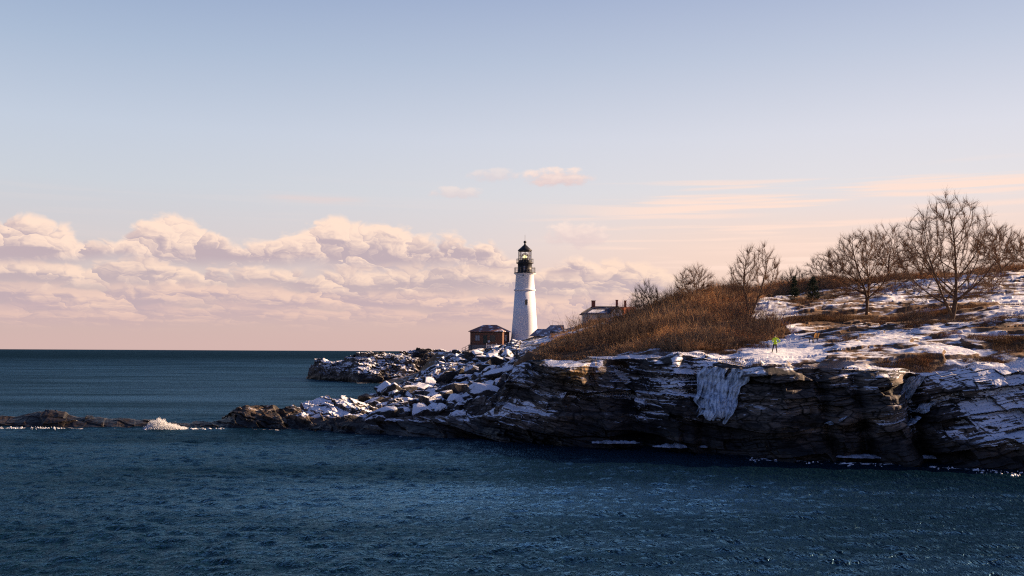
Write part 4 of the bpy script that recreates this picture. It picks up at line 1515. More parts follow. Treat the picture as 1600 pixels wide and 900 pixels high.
def bare_shrub(px, py, Y, hgt, spread, n, seed, label, mat=BARKW, group="bare shrubs on the headland", rad=0.012):
    X, _, z = W(px, py, Y)
    z = gz(X, Y)
    root = empty("bare_shrub", (X, Y, z - 0.05), 0, label, "shrub", group)
    rng = np.random.RandomState(seed)
    P = np.concatenate([rng.randn(n, 2) * spread * 0.22, np.zeros((n, 1))], 1)
    d = np.concatenate([P[:, :2] / max(spread, .1) * 1.4 + rng.randn(n, 2) * 0.28, np.ones((n, 1))], 1)
    ln = hgt * (0.6 + 0.5 * rng.rand(n))
    V, F = twig_spikes(P, d, ln, np.full(n, rad), rng)
    m = n * 5
    i = rng.randint(0, n, m)
    dn = d[i] / np.linalg.norm(d[i], axis=1)[:, None]
    Q = P[i] + dn * (ln[i] * (0.35 + 0.55 * rng.rand(m)))[:, None]
    V2, F2 = twig_spikes(Q, dn + rng.randn(m, 3) * 0.5, hgt * 0.3 * (0.5 + rng.rand(m)), np.full(m, rad * 0.6), rng)
    V = np.concatenate([V, V2]); F = np.concatenate([F, F2 + n * 7])
    link("branches", raw_mesh("branches", V, F.ravel(), np.arange(len(F)) * 3), root, mat)
    return root


for px, py, Y, h, s, n, mt, lab in ((900, 508, 205, 3.6, 2.6, 40, BARK, "dark leafless shrub against the sky left of the house"), (914, 502, 206, 2.8, 2.6, 36, BARK, "leafless shrub close to the left hip of the house roof"),
                                    (886, 516, 205, 2.0, 2.0, 26, BARK, "small leafless shrub between the sheds and the house"),
                                    (1426, 508, 106, 1.7, 2.6, 60, BARKL, "pale dry stems standing in the snow left of the largest trunk"), (1442, 507, 107, 1.8, 2.6, 60, BARKL, "thick tuft of pale dry stems close to the largest trunk"),
                                    (1408, 510, 106, 1.3, 2.0, 46, BARKW, "low brown stems left of the pale dry tufts"), (1322, 533, 97, 0.7, 1.2, 34, BARKW, "tiny brown shrub on the snow right of the bench"),
                                    (1522, 500, 104, 1.0, 1.6, 36, BARKW, "low twiggy shrub in the snow right of the largest trunk"), (1578, 508, 100, 0.9, 1.8, 40, BARKW, "low twiggy shrub near the right edge above the dark grass")):
    bare_shrub(px, py, Y, h, s, n, int(px), lab, mt)


def hill_shrubs():
    """Grey-brown bushes one can tell apart in the brush: six are built, the rest are copies."""
    rng = random.Random(31)
    mats = [BARK, BARKW, BARK]
    src = []
    n = 0
    while n < 64:
        px = rng.uniform(900, 1230); Y = rng.uniform(100, 172)
        if hill_brush(np.array([px]), np.array([Y]))[0] < 0.9:
            continue
        low = Y < 135
        lab = "dark twiggy bush rising out of the lower brush on the hill" if low else "dark twiggy bush rising out of the brush near the hilltop"
        grp = "dark bushes in the brush of the hill"
        if len(src) < 6:
            o = bare_shrub(px, 0, Y, 2.7, 3.0, 46, 100 + n, lab, mats[n % 3], grp, 0.018)
            src.append(o)
        else:
            s = src[rng.randrange(6)]
            o = s.copy(); COL.objects.link(o)
            for c in s.children:
                d = c.copy(); COL.objects.link(d); d.parent = o
            X = (px - 800) / FPX * Y
            o.location = (X, Y, gz(X, Y) - 0.05)
            o.rotation_euler = (0, 0, rng.uniform(0, 6.28))
            k = rng.uniform(0.75, 1.35)
            o.scale = (k, k, k * rng.uniform(.85, 1.2))
            tag(o, lab, "shrub", grp)
        n += 1


hill_shrubs()


# ---------------------------------------------------------------- evergreens
NEEDLE = simple("dark_evergreen_needles", (0.028, 0.042, 0.026), 0.85, 0.45, 2.0, spec=0.15)


def evergreen(px, py, Y, top, w, seed, label):
    X, _, z = W(px, py, Y)
    z = gz(X, Y)
    H = W(px, top, Y)[2] - z
    R = w * Y / FPX / 2
    root = empty("evergreen", (X, Y, z - .1), 0, label, "tree", "evergreens on the ridge")
    MB().tube([(0, 0, 0), (0.02, 0, H * 0.5), (0, 0, H * 0.96)], [0.10, 0.07, 0.015], 7).build("trunk", BARK, root)
    rng = np.random.RandomState(seed)
    P, D, L = [], [], []
    for i in range(80):
        t = 0.06 + 0.92 * rng.rand() ** 1.1
        a = rng.rand() * 6.28
        ln = R * (1.05 - t) ** 0.75 * (0.7 + 0.5 * rng.rand())
        d = np.array([math.cos(a), math.sin(a), 0.35 + 0.5 * t])
        for j in range(26):
            s = rng.rand() ** 0.7
            P.append(np.array([0, 0, H * t]) + d * ln * s); D.append(d * 0.8 + rng.randn(3) * 0.7); L.append(0.16 + 0.2 * rng.rand())
    V, F = twig_spikes(np.array(P), np.array(D), np.array(L), np.full(len(P), 0.035), rng)
    link("crown", raw_mesh("crown", V, F.ravel(), np.arange(len(F)) * 3), root, NEEDLE)


evergreen(1241, 466, 150, 432, 17, 1, "slim dark evergreen on the ridge, left of the pair")
evergreen(1270, 471, 147, 433, 25, 2, "wider dark evergreen on the ridge, right of the pair")


# ---------------------------------------------------------------- brush and dry grass
def brush_material(name, c_lo, c_hi, c_red):
    m, t = material(name)
    pos = t.geom('Position')
    tint = t.attr('tint')
    n = t.noise(pos, 0.16, 4, 0.6)
    f = t.noise(pos, 1.6, 3, 0.6)
    c = t.mix((tint * 0.7 + f * 0.3).clamp(), c_lo, c_hi)
    c = t.mix(t.smooth(n, 0.46, 0.60) * 0.75, c, c_red)
    n2 = t.noise(pos, 0.33, 3, 0.6)
    c = t.mix(t.smooth(n2, 0.52, 0.66) * 0.7, c, (0.12, 0.092, 0.07))
    t.put(t.bs.inputs['Base Color'], c)
    t.bs.inputs['Roughness'].default_value = 0.9
    t.bs.inputs['Specular IOR Level'].default_value = 0.1
    return m


BRUSH = brush_material("brown_brush_twigs", (0.10, 0.066, 0.042), (0.52, 0.33, 0.18), (0.50, 0.26, 0.105))
GRASS = brush_material("dry_grass_blades", (0.075, 0.042, 0.022), (0.26, 0.150, 0.065), (0.22, 0.105, 0.045))


def scatter(name, label, mat, X, Y, hgt, n_st, spread, rad, seed, lean=0.33, side=0):
    """Clumps of thin stems at the given spots: one object of brush or grass."""
    rng = np.random.RandomState(seed)
    Z = ground(X, Y)
    n = len(X)
    i = np.repeat(np.arange(n), n_st)
    m = len(i)
    a = rng.rand(m) * 6.28
    r = np.sqrt(rng.rand(m)) * spread
    ox, oy = r * np.cos(a), r * np.sin(a)
    P = np.stack([X[i] + ox * 0.6, Y[i] + oy * 0.6, Z[i] - 0.15], 1)
    d = np.stack([ox / spread * lean + rng.randn(m) * 0.28, oy / spread * lean + rng.randn(m) * 0.28, np.ones(m)], 1)
    ln = hgt[i] * (0.45 + 0.65 * rng.rand(m)) * (1 - 0.35 * (r / spread) ** 2)
    tn = np.clip(rng.rand(n)[i] ** 1.5 * 0.8 + rng.rand(m) * 0.3, 0, 1)
    V, F = twig_spikes(P, d, ln, np.full(m, rad) * (0.7 + 0.6 * rng.rand(m)), rng)
    for k in range(side):       # side twigs make the tangle
        dn = d / np.linalg.norm(d, axis=1)[:, None]
        Q = P + dn * (ln * (0.3 + 0.45 * rng.rand(m)))[:, None]
        V2, F2 = twig_spikes(Q, dn + rng.randn(m, 3) * 0.75, ln * (0.25 + 0.3 * rng.rand(m)), np.full(m, rad * 0.75), rng)
        F = np.concatenate([F, F2 + len(V)]); V = np.concatenate([V, V2])
    tint = np.repeat(np.tile(tn, side + 1), 7)
    me = raw_mesh(name, V, F.ravel(), np.arange(len(F)) * 3, False, {'tint': tint})
    return tag(link(name, me, None, mat), label, name.replace('_', ' '), kind='stuff')


def build_brush():
    rng = np.random.RandomState(77)
    px = rng.uniform(800, 1260, 26000); Y = 94 + (190 - 94) * rng.rand(26000) ** 1.15
    keep = hill_brush(px, Y) > 0.3 + 0.5 * rng.rand(len(px))
    px, Y = px[keep], Y[keep]
    X = (px - 800) / FPX * Y
    keep = rng.rand(len(X)) < np.clip((fbm(X * 0.22, Y * 0.22, None, 3, 5) - 0.36) * 5.0, 0.06, 1)
    X, Y, px = X[keep][:2300], Y[keep][:2300], px[keep][:2300]
    h = 0.6 + 1.4 * sstep(fbm(X * 0.13, Y * 0.13, None, 3, 6), 0.38, 0.66) + 1.7 * rng.rand(len(X)) ** 1.5 + 0.4 * sstep(Y, 105, 140)
    h *= 0.9 * np.interp(PX(X, Y), [820, 880, 940, 985, 1030, 1125, 1158, 1190, 1240], [0.42, 0.5, 0.55, 0.68, 0.95, 1.0, 0.5, 0.5, 0.65]) * np.interp(Y - brow_y(px), [3, 12], [0.6, 1.0])
    scatter("brush", "dense brown leafless brush covering the hill behind the cliff", BRUSH, X, Y, h, 34, 1.2, 0.022, 1, lean=1.15, side=2)
    n = 260
    px = np.concatenate([rng.uniform(900, 1000, n), rng.uniform(862, 900, 60)])
    Y = np.concatenate([rng.uniform(211, 221, n), rng.uniform(196, 210, 60)])
    X = (px - 800) / FPX * Y
    h = np.interp(px, [862, 900, 915, 950, 975, 1000], [0.6, 0.8, 1.0, 0.6, 0.5, 1.2]) * (0.7 + 0.6 * rng.rand(len(px)))
    scatter("brush", "dark brush in front of the keeper's house on the hill", BRUSH, X, Y, h, 40, 1.2, 0.026, 5, lean=0.8)
    # ridge thicket behind the evergreens and along the skyline
    n = 800
    px = np.concatenate([rng.uniform(1095, 1345, n), rng.uniform(1345, 1640, n // 2)])
    Y = np.concatenate([rng.uniform(166, 182, n), rng.uniform(168, 182, n // 2)])
    X = (px - 800) / FPX * Y
    h = (1.6 + 1.8 * fbm(X * 0.25, Y * 0.2, None, 3, 8)) * np.interp(px, [1095, 1130, 1240, 1300, 1345, 1400, 1430, 1500, 1540, 1640], [0.9, 1.1, 1.1, 0.85, 0.55, 0.95, 0.8, 0.35, 0.9, 1.1])
    scatter("thicket", "brown leafless thicket along the skyline of the snowy hill", BRUSH, X, Y, h, 26, 1.1, 0.024, 2, lean=0.8, side=2)
    # dry grass and heath patches in the snow (px, Y, rx, ry, clumps, height)
    XS, YS, HS = [], [], []
    for pc, yc, rx, ry, n, h in ((1285, 121, 85, 5.5, 900, .75), (1430, 116, 80, 5, 600, .7), (1540, 117, 75, 4, 500, .55), (1425, 86.5, 52, 1.2, 420, .36), (1590, 91.5, 85, 3.6, 900, .6),
                                 (1340, 152, 90, 7, 420, .6), (1250, 148, 60, 6, 300, .7), (1560, 100, 60, 2.5, 300, .45), (1460, 104.5, 60, 2.0, 420, .55), (1330, 99, 18, 1.5, 60, .45), (1370, 92.5, 20, 1.0, 70, .4),
                                 (1550, 140, 90, 7, 320, .5), (1090, 97, 70, 1.6, 330, .6), (1160, 99, 50, 2.0, 260, .55), (1045, 97.5, 40, 1.6, 200, .5), (1480, 96, 40, 1.6, 130, .35), (1545, 86.5, 40, 1.5, 200, .35)):
        a = rng.rand(n) * 6.28; r = np.sqrt(rng.rand(n)) * (0.75 + 0.35 * np.sin(3 * a + pc))
        p = pc + rx * r * np.cos(a); y = yc + ry * r * np.sin(a)
        XS.append((p - 800) / FPX * y); YS.append(y); HS.append(h * (0.6 + 0.7 * rng.rand(n)))
    scatter("dry_grass", "rusty brown dry grass and heath standing through the snow", GRASS, np.concatenate(XS), np.concatenate(YS), np.concatenate(HS), 20, 0.42, 0.012, 3, lean=0.5)


build_brush()


# ---------------------------------------------------------------- boulders
def boulder_material():
    m, t = material("boulder_rock_with_snow")
    tc = E(t, t.node('ShaderNodeTexCoord').outputs['Object'])
    rnd = E(t, t.node('ShaderNodeObjectInfo').outputs['Random'])
    x, y, z = t.sep(tc)
    p = t.vec(x + rnd * 40.0, y, z)
    n = t.noise(p, 1.1, 5, 0.65)
    f = t.noise(p, 5.0, 4, 0.65)
    nz = t.sep(t.geom('Normal'))[2]
    rock = t.mix(t.smooth(n * 0.5 + f * 0.5, 0.35, 0.68), (0.016, 0.016, 0.017), (0.085, 0.075, 0.066))
    s = t.smooth(nz + (n - 0.5) * 0.9 + (f - 0.5) * 0.5 + (rnd - 0.5) * 0.6, 0.56, 0.70)
    t.put(t.bs.inputs['Base Color'], t.mix(s, rock, (0.80, 0.81, 0.84)))
    t.bs.inputs['Roughness'].default_value = 0.8
    t.bs.inputs['Specular IOR Level'].default_value = 0.25
    t.put(t.bs.inputs['Normal'], t.bump(n * 0.6 + f * 0.4, 0.15, 0.7))
    return m


BOULDER = boulder_material()
WETROCK = simple("wet_black_rock", (0.018, 0.015, 0.013), 0.35, 0.5, 2.0, bump=0.08, spec=0.4)


def boulder_mesh(seed, flat=0.7):
    rng = random.Random(seed)
    bm = bmesh.new()
    for i in range(rng.randint(13, 20)):
        a, b = rng.random() * 6.283, rng.uniform(-1, 1)
        r = math.sqrt(1 - b * b)
        k = rng.uniform(0.82, 1.12)
        bm.verts.new((r * math.cos(a) * k * rng.uniform(.85, 1.25), r * math.sin(a) * k, b * k * flat))
    bmesh.ops.convex_hull(bm, input=bm.verts)
    for v in [v for v in bm.verts if not v.link_faces]:
        bm.verts.remove(v)
    bmesh.ops.bevel(bm, geom=bm.edges[:], offset=0.05, segments=1, affect='EDGES')
    bmesh.ops.triangulate(bm, faces=bm.faces)
    bmesh.ops.subdivide_edges(bm, edges=bm.edges[:], cuts=1)
    for v in bm.verts:
        c = v.co
        d = fbm(np.array([c.x * 2 + seed * 3.1]), np.array([c.y * 2]), np.array([c.z * 2]), 3, seed)[0] - 0.5
        v.co = c * (1 + 0.16 * d)
    me = bpy.data.meshes.new("boulder")
    bm.to_mesh(me); bm.free()
    me.materials.append(BOULDER)
    return me


def build_boulders():
    rng = random.Random(9)
    meshes = [boulder_mesh(i, 0.55 + 0.3 * (i % 3) / 2) for i in range(14)]
    src = [link("boulder", me) for me in meshes]
    used = [False] * len(src)
    n = 0
    zones = [  # px range, Y range, size range, count, label
        (590, 800, 104, 132, 0.55, 1.7, 140, "snow-capped angular boulder in the lower heap nearest the water"),
        (600, 800, 135, 180, 0.7, 1.9, 90, "snow-capped angular boulder in the middle of the rubble slope"),
        (680, 815, 185, 234, 0.7, 1.6, 70, "snow-dusted boulder on the upper rubble under the brick building")]
    for p0, p1, y0, y1, s0, s1, cnt, lab in zones:
        for q in range(cnt):
            px = rng.uniform(p0, p1); Y = rng.uniform(y0, y1)
            if Y < 112 and px > 782: px -= 30
            X = (px - 800) / FPX * Y
            z = gz(X, Y)
            if z < 0.5:
                continue
            k = rng.randrange(len(src))
            o = src[k] if not used[k] else src[k].copy()
            if used[k]:
                COL.objects.link(o)
            used[k] = True
            s = s0 + (s1 - s0) * rng.random() ** 1.8
            o.location = (X, Y, z + s * 0.18)
            o.rotation_euler = (rng.uniform(-.5, .5), rng.uniform(-.5, .5), rng.uniform(0, 6.28))
            o.scale = (s * rng.uniform(.9, 1.5), s * rng.uniform(.8, 1.2), s * rng.uniform(.8, 1.1))
            tag(o, lab, "boulder", "snow-capped boulders on the slope below the lighthouse")
    # single rocks one can point at
    def one(px, py, Y, sx, sy, sz, lab, mat, k, rz=0.3, tilt=0.0):
        me = boulder_mesh(40 + k, 0.8)
        me.materials.clear(); me.materials.append(mat)
        o = link("boulder", me)
        o.location = W(px, py, Y)
        o.scale = (sx, sy, sz); o.rotation_euler = (tilt, tilt * .5, rz)
        tag(o, lab, "boulder")
    one(534, 626, 117, 0.75, 0.8, 0.75, "snow-covered block catching the sun on top of the reef slabs", BOULDER, 1)
    one(551, 627, 117.5, 0.75, 0.7, 0.6, "smaller sunlit block beside the snow-covered block on the reef slabs", BOULDER, 2, 0.9)
    one(590, 632, 122, 1.6, 1.4, 1.5, "rounded dark boulder at the seaward end of the boulder heap", BOULDER, 3)
    one(572, 622, 124, 1.3, 1.0, 0.8, "black boulder standing in the cove behind the reef slabs", WETROCK, 4)
    one(1246, 719, 78.6, 0.9, 0.6, 0.45, "rounded black rock awash at the foot of the cliff", WETROCK, 5)
    one(1300, 720, 78.3, 1.35, 0.7, 0.42, "long black rock awash among foam at the foot of the cliff", WETROCK, 6, 0.1)
    one(1190, 714, 80.5, 0.8, 0.5, 0.3, "small black rock awash left of the rounded one under the cliff", WETROCK, 7)
    one(735, 697, 92.5, 1.3, 0.6, 0.28, "flat black rock just above water in front of the boulder heap", WETROCK, 8, 0.0)


build_boulders()


# ---------------------------------------------------------------- ice on the cliff
def ice_material():
    m, t = material("frozen_seep_ice")
    tc = E(t, t.node('ShaderNodeTexCoord').outputs['Object'])
    x, y, z = t.sep(tc)
    n = t.noise(t.vec(x * 5.0, y * 2.0, z * 0.7), 1.0, 5, 0.65)
    f = t.noise(tc, 2.0, 4, 0.6)
    c = t.mix(t.smooth(n, 0.36, 0.60), (0.20, 0.26, 0.34), (0.66, 0.75, 0.84))
    c = t.mix(t.smooth(f, 0.50, 0.68) * 0.75, c, (0.07, 0.07, 0.075))
    t.put(t.bs.inputs['Base Color'], c)
    t.bs.inputs['Roughness'].default_value = 0.35
    t.bs.inputs['Subsurface Weight'].default_value = 0.0
    t.put(t.bs.inputs['Normal'], t.bump(n, 0.12, 0.8))
    return m


ICE = ice_material()


def icefall(name, label, cat, tl, tr, bl, br, seed, cols=90, rows=70, bulge=0.35, jag=0.11):
    """Sheet of frozen runs hanging on the rock face between four corners given as (px, py)."""
    rng = np.random.RandomState(seed)
    U = np.linspace(0, 1, cols); T = np.linspace(0, 1, rows)
    end = 1 - jag * vnoise(U * 6, U * 0 + seed, None, seed) * (0.4 + 0.6 * vnoise(U * 19, U * 0, None, seed + 1)) * 1.6
    F = np.zeros((rows, cols, 3))
    Yt = cliff_y((tl[0] + tr[0]) / 2, 6.5); Yb = cliff_y((bl[0] + br[0]) / 2, 3.0)
    Ytop = None
    for i, u in enumerate(U):
        for j, tt in enumerate(T):
            t_ = (0.10 * vnoise(np.array([u * 7.0]), np.array([seed * 1.0]), None, 3)[0] * jag / 0.16 + tt) * end[i]
            w = 0.16 * (vnoise(np.array([tt * 6.0]), np.array([seed * 2.0]), None, 5)[0] - 0.5)
            u_ = u + w * (1 - u) * (1 if u < .5 else 1) + 0.12 * (vnoise(np.array([tt * 9.0]), np.array([seed * 3.0]), None, 6)[0] - 0.5) * u
            a = (tl[0] + (tr[0] - tl[0]) * u_, tl[1] + (tr[1] - tl[1]) * u)
            b = (bl[0] + (br[0] - bl[0]) * u_, bl[1] + (br[1] - bl[1]) * u)
            px = a[0] + (b[0] - a[0]) * t_; py = a[1] + (b[1] - a[1]) * t_
            Y = Yt + (Yb - Yt) * t_
            x, y, z = W(px, py, Y)
            F[j, i] = (x, y, z)
    # hold every row a little before the rock behind it
    for j in range(rows):
        ys = [cliff_y(PX(F[j, i, 0], F[j, i, 1]), F[j, i, 2], 2, 0.3) for i in range(0, cols, 3)]
        F[j, :, 1] = np.interp(np.arange(cols), np.arange(0, cols, 3), ys)
    k = np.ones(9) / 9
    for _ in range(1):
        F[..., 1] = np.apply_along_axis(lambda r: np.convolve(np.pad(r, 4, 'edge'), k, 'valid'), 0, F[..., 1])
        F[..., 1] = np.apply_along_axis(lambda r: np.convolve(np.pad(r, 4, 'edge'), k, 'valid'), 1, F[..., 1])
    uu, tt = np.meshgrid(U, T)
    rib = fbm(uu * 22 + tt * 2.0, tt * 1.6, None, 4, seed + 3)
    rib2 = 1 - np.abs(2 * vnoise(uu * 34 + tt * 1.2, tt * 2.2, None, seed + 4) - 1)
    prof = np.sin(np.pi * np.clip(uu, 0.0, 1)) ** 0.5
    thick = (0.12 + bulge * prof * (0.5 + 0.5 * np.sin(np.pi * np.clip(tt, 0, 1)))) + 0.42 * (rib - 0.5) + 0.24 * rib2
    gap = vnoise(uu * 10 + tt * 1.6, tt * 1.5, None, seed + 9)
    w = 0.15 + 0.34 * np.abs(2 * uu - 1) ** 2 + 0.24 * tt ** 2
    thick = thick * (1 - 0.8 * tt ** 6) - 1.1 * sstep(w - gap + 0.06, 0, 0.12)
    Fr = F.copy(); Fr[..., 1] -= thick - 0.24
    Bk = F.copy(); Bk[..., 1] += 0.5
    n, m = rows, cols
    V = np.concatenate([Fr.reshape(-1, 3), Bk.reshape(-1, 3)])
    idx = np.arange(n * m).reshape(n, m); o = n * m
    q = [np.stack([idx[:-1, :-1], idx[:-1, 1:], idx[1:, 1:], idx[1:, :-1]], -1).reshape(-1, 4)]
    for e in (idx[:, 0], idx[:, -1], idx[0], idx[-1]):
        q.append(np.stack([e[:-1], e[1:], e[1:] + o, e[:-1] + o], -1))
    q = np.concatenate(q)
    org = V.mean(0)
    ob = link(name, raw_mesh(name, V - org, q, np.arange(len(q)) * 4, True), None, ICE)
    ob.location = org
    return tag(ob, label, cat)


icefall("frozen_waterfall", "broad sheet of blue white ice hanging down the sea cliff below the person", "ice", (1106, 571), (1170, 577), (1092, 655), (1138, 662), 3)
icefall("frozen_waterfall", "narrow ribbon of ice in the gully at the right end of the dark cliff", "ice", (1429, 586), (1443, 586), (1419, 636), (1436, 638), 8, 30, 50, 0.2)
icefall("icicle_clump", "small white lump of ice low in the dark gully", "ice", (1417, 648), (1426, 648), (1415, 664), (1430, 666), 11, 20, 20, 0.15)
icefall("icicle_clump", "bright ice lump right of the narrow ice ribbon", "ice", (1447, 630), (1456, 628), (1440, 647), (1453, 648), 12, 20, 20, 0.15)
icefall("icicle_clump", "slanting white ice streak low in the middle of the dark cliff", "ice", (1304, 650), (1312, 647), (1291, 663), (1298, 664), 13, 20, 20, 0.1)


SHELF = simple("grey_sea_ice", (0.26, 0.29, 0.34), 0.5, 0.75, 1.2, bump=0.15)


def ice_shelf(px0, px1, py, Y, hgt, dep, seed, label):
    """Low frozen ledge at the tide line: lumpy slab."""
    n, m = 50, 10
    U = np.linspace(0, 1, n)[:, None]; A = np.linspace(0, math.pi, m)[None, :]
    px = px0 + (px1 - px0) * U
    x0, _, zb = W((px0 + px1) / 2, py, Y)
    r = (0.1 + 1.5 * fbm(U * 9 + seed, U * 0, None, 4, seed, 0.65)) * np.sin(np.pi * np.clip(U, 0.02, 0.98)) ** 0.4
    y = Y - dep * r * np.cos(A) * 0.5
    z = zb + hgt * r * np.sin(A) * (0.8 + 0.5 * fbm(U * 22, A * 2, None, 3, seed + 1))
    x = (px - 800) / FPX * Y + 0 * A
    G = np.stack([x - x0, y - Y, z - zb], -1)
    o = link("ice_shelf", grid_mesh("ice_shelf", G, False), None, SHELF)
    o.location = (x0, Y, zb)
    tag(o, label, "ice")


ice_shelf(1300, 1480, 714, 78.4, 0.20, 2.4, 3, "long low ledge of ice along the water under the right half of the cliff")
ice_shelf(925, 1000, 692, 87.4, 0.28, 2.4, 5, "pale icy ledge at the foot of the cliff left of the other ledge")
ice_shelf(1020, 1110, 698, 85.0, 0.25, 2.4, 7, "icy ledge at the foot of the cliff below the broad ice sheet")


# ---------------------------------------------------------------- foam and spray
def foam_material():
    m, t = material("sea_foam")
    n = t.noise(t.geom('Position'), 3.0, 4, 0.6)
    t.put(t.bs.inputs['Base Color'], t.mix(n, (0.62, 0.64, 0.66), (0.86, 0.86, 0.86)))
    t.bs.inputs['Roughness'].default_value = 0.6
    return m


FOAM = foam_material()


def build_foam():
    rng = np.random.RandomState(6)
    C = []
    def strip(n, p0, p1, fy, dy, sx, hh):
        p = rng.uniform(p0, p1, n)
        gate = fbm(p * 0.045, p * 0 + p0, None, 3, int(abs(p0)) + 3) > rng.uniform(0.42, 0.58, n)
        p = p[gate]
        y = fy(p) + rng.randn(len(p)) * dy
        C.append(np.stack([(p - 800) / FPX * y, y, sx * (0.3 + 1.2 * rng.rand(len(p)) ** 2), hh * (0.5 + rng.rand(len(p)))], 1))
    reef = lambda p: np.interp(p, [-330, 0, 100, 150, 240, 350, 420, 500, 600, 640], [108, 108, 107.5, 106.5, 107.5, 108.2, 107, 104, 99.5, 98.5]) - 1.0
    strip(260, -120, 130, reef, 0.8, 0.09, 0.07)
    strip(160, 225, 350, reef, 0.4, 0.12, 0.06)
    strip(260, 1170, 1700, lambda p: shore_y(p) - 2.6, 0.7, 0.08, 0.05)
    C = np.concatenate(C)
    k = 9
    n = len(C)
    ang = np.arange(k) * 2 * math.pi / k
    rr = 0.55 + 0.9 * rng.rand(n, k)
    ox = np.cos(ang)[None] * rr * C[:, 2:3]; oy = np.sin(ang)[None] * rr * C[:, 2:3] * 0.42
    rim = np.stack([C[:, 0:1] + ox, C[:, 1:2] + oy, np.full((n, k), -0.03)], -1)
    mid = np.stack([C[:, 0:1] + ox * 0.55, C[:, 1:2] + oy * 0.55, C[:, 3:4] * (0.5 + 0.8 * rng.rand(n, k))], -1)
    V = np.concatenate([rim, mid, np.stack([C[:, 0], C[:, 1], C[:, 3] * 0.9], -1)[:, None]], 1)
    o = (np.arange(n) * (2 * k + 1))[:, None, None]
    j = np.arange(k); j2 = (j + 1) % k
    T = np.concatenate([np.stack([j, j2, k + j2], 1), np.stack([j, k + j2, k + j], 1), np.stack([k + j, k + j2, 0 * j + 2 * k], 1)])
    F = (o + T[None]).reshape(-1, 3)
    tag(link("foam", raw_mesh("foam", V.reshape(-1, 3), F.ravel(), np.arange(len(F)) * 3, True), None, FOAM), "small tufts of white foam tossed up along the reef and cliff", "foam", kind='stuff')
    # breaking wave thrown up by the reef
    m = 26000
    t = rng.beta(1.6, 1.9, m)
    px = 228 + 66 * t
    top = np.interp(t, [0, .1, .22, .34, .42, .55, .7, .85, 1], [.15, .35, .85, 1.5, .95, .72, .5, .28, .08])
    s = rng.rand(m) ** 2.1 * (0.55 + 0.75 * vnoise(t * 16, t * 0, None, 4))
    Y = 107.3 + rng.randn(m) * 0.6
    P = np.stack([(px - 800) / FPX * Y + rng.randn(m) * 0.10 - 0.25 * s, Y, top * s - 0.05 + 0.05 * rng.randn(m)], 1)
    r = (0.028 * (1 - 0.7 * np.clip(s, 0, 1)) + 0.008) * (0.4 + rng.rand(m))
    oc = np.array([(1, 0, 0), (-1, 0, 0), (0, 1, 0), (0, -1, 0), (0, 0, 1), (0, 0, -1)], float)
    V = P[:, None] + oc[None] * r[:, None, None] * (0.7 + 0.6 * rng.rand(m, 6, 1)) * np.array([1.2, 1, 1.1])
    T = np.array([[0, 2, 4], [2, 1, 4], [1, 3, 4], [3, 0, 4], [2, 0, 5], [1, 2, 5], [3, 1, 5], [0, 3, 5]])
    F = ((np.arange(m) * 6)[:, None, None] + T[None]).reshape(-1, 3)
    tag(link("wave_spray", raw_mesh("wave_spray", V.reshape(-1, 3), F.ravel(), np.arange(len(F)) * 3, True), None, FOAM), "burst of white spray where a wave breaks over the black reef", "wave spray", kind='stuff')


build_foam()


# ---------------------------------------------------------------- bench
def build_bench():
    X, Y, _ = W(1271, 537, 100)
    root = empty("park_bench", (X, Y, gz(X, Y) - 0.03), math.radians(57), "wooden bench with sunlit orange slatted back on the snowy path", "bench")
    L = 1.5
    s = MB()
    for i in range(4):
        s.box((0, -0.17 + i * 0.135, 0.46), (L, 0.11, 0.04))
    s.build("seat", WOODG, root)
    b = MB()
    for i in range(4):
        b.box((0, -0.27 - i * 0.03, 0.58 + i * 0.125), (L, 0.035, 0.10), 0, (math.radians(12), 0))
    b.build("backrest", WOODY, root)
    for sx in (-1, 1):
        x = sx * (L / 2 - 0.18)
        MB().box((x, 0.24, 0.22), (0.07, 0.07, 0.46)).build("leg", TRIM, root)
        MB().tube([(x, -0.17, 0), (x, -0.235, 0.45), (x, -0.34, 1.02)], 0.042, 6).build("leg", TRIM, root)
        MB().box((x, 0.04, 0.41), (0.06, 0.5, 0.06)).build("armrest_support", TRIM, root)


build_bench()


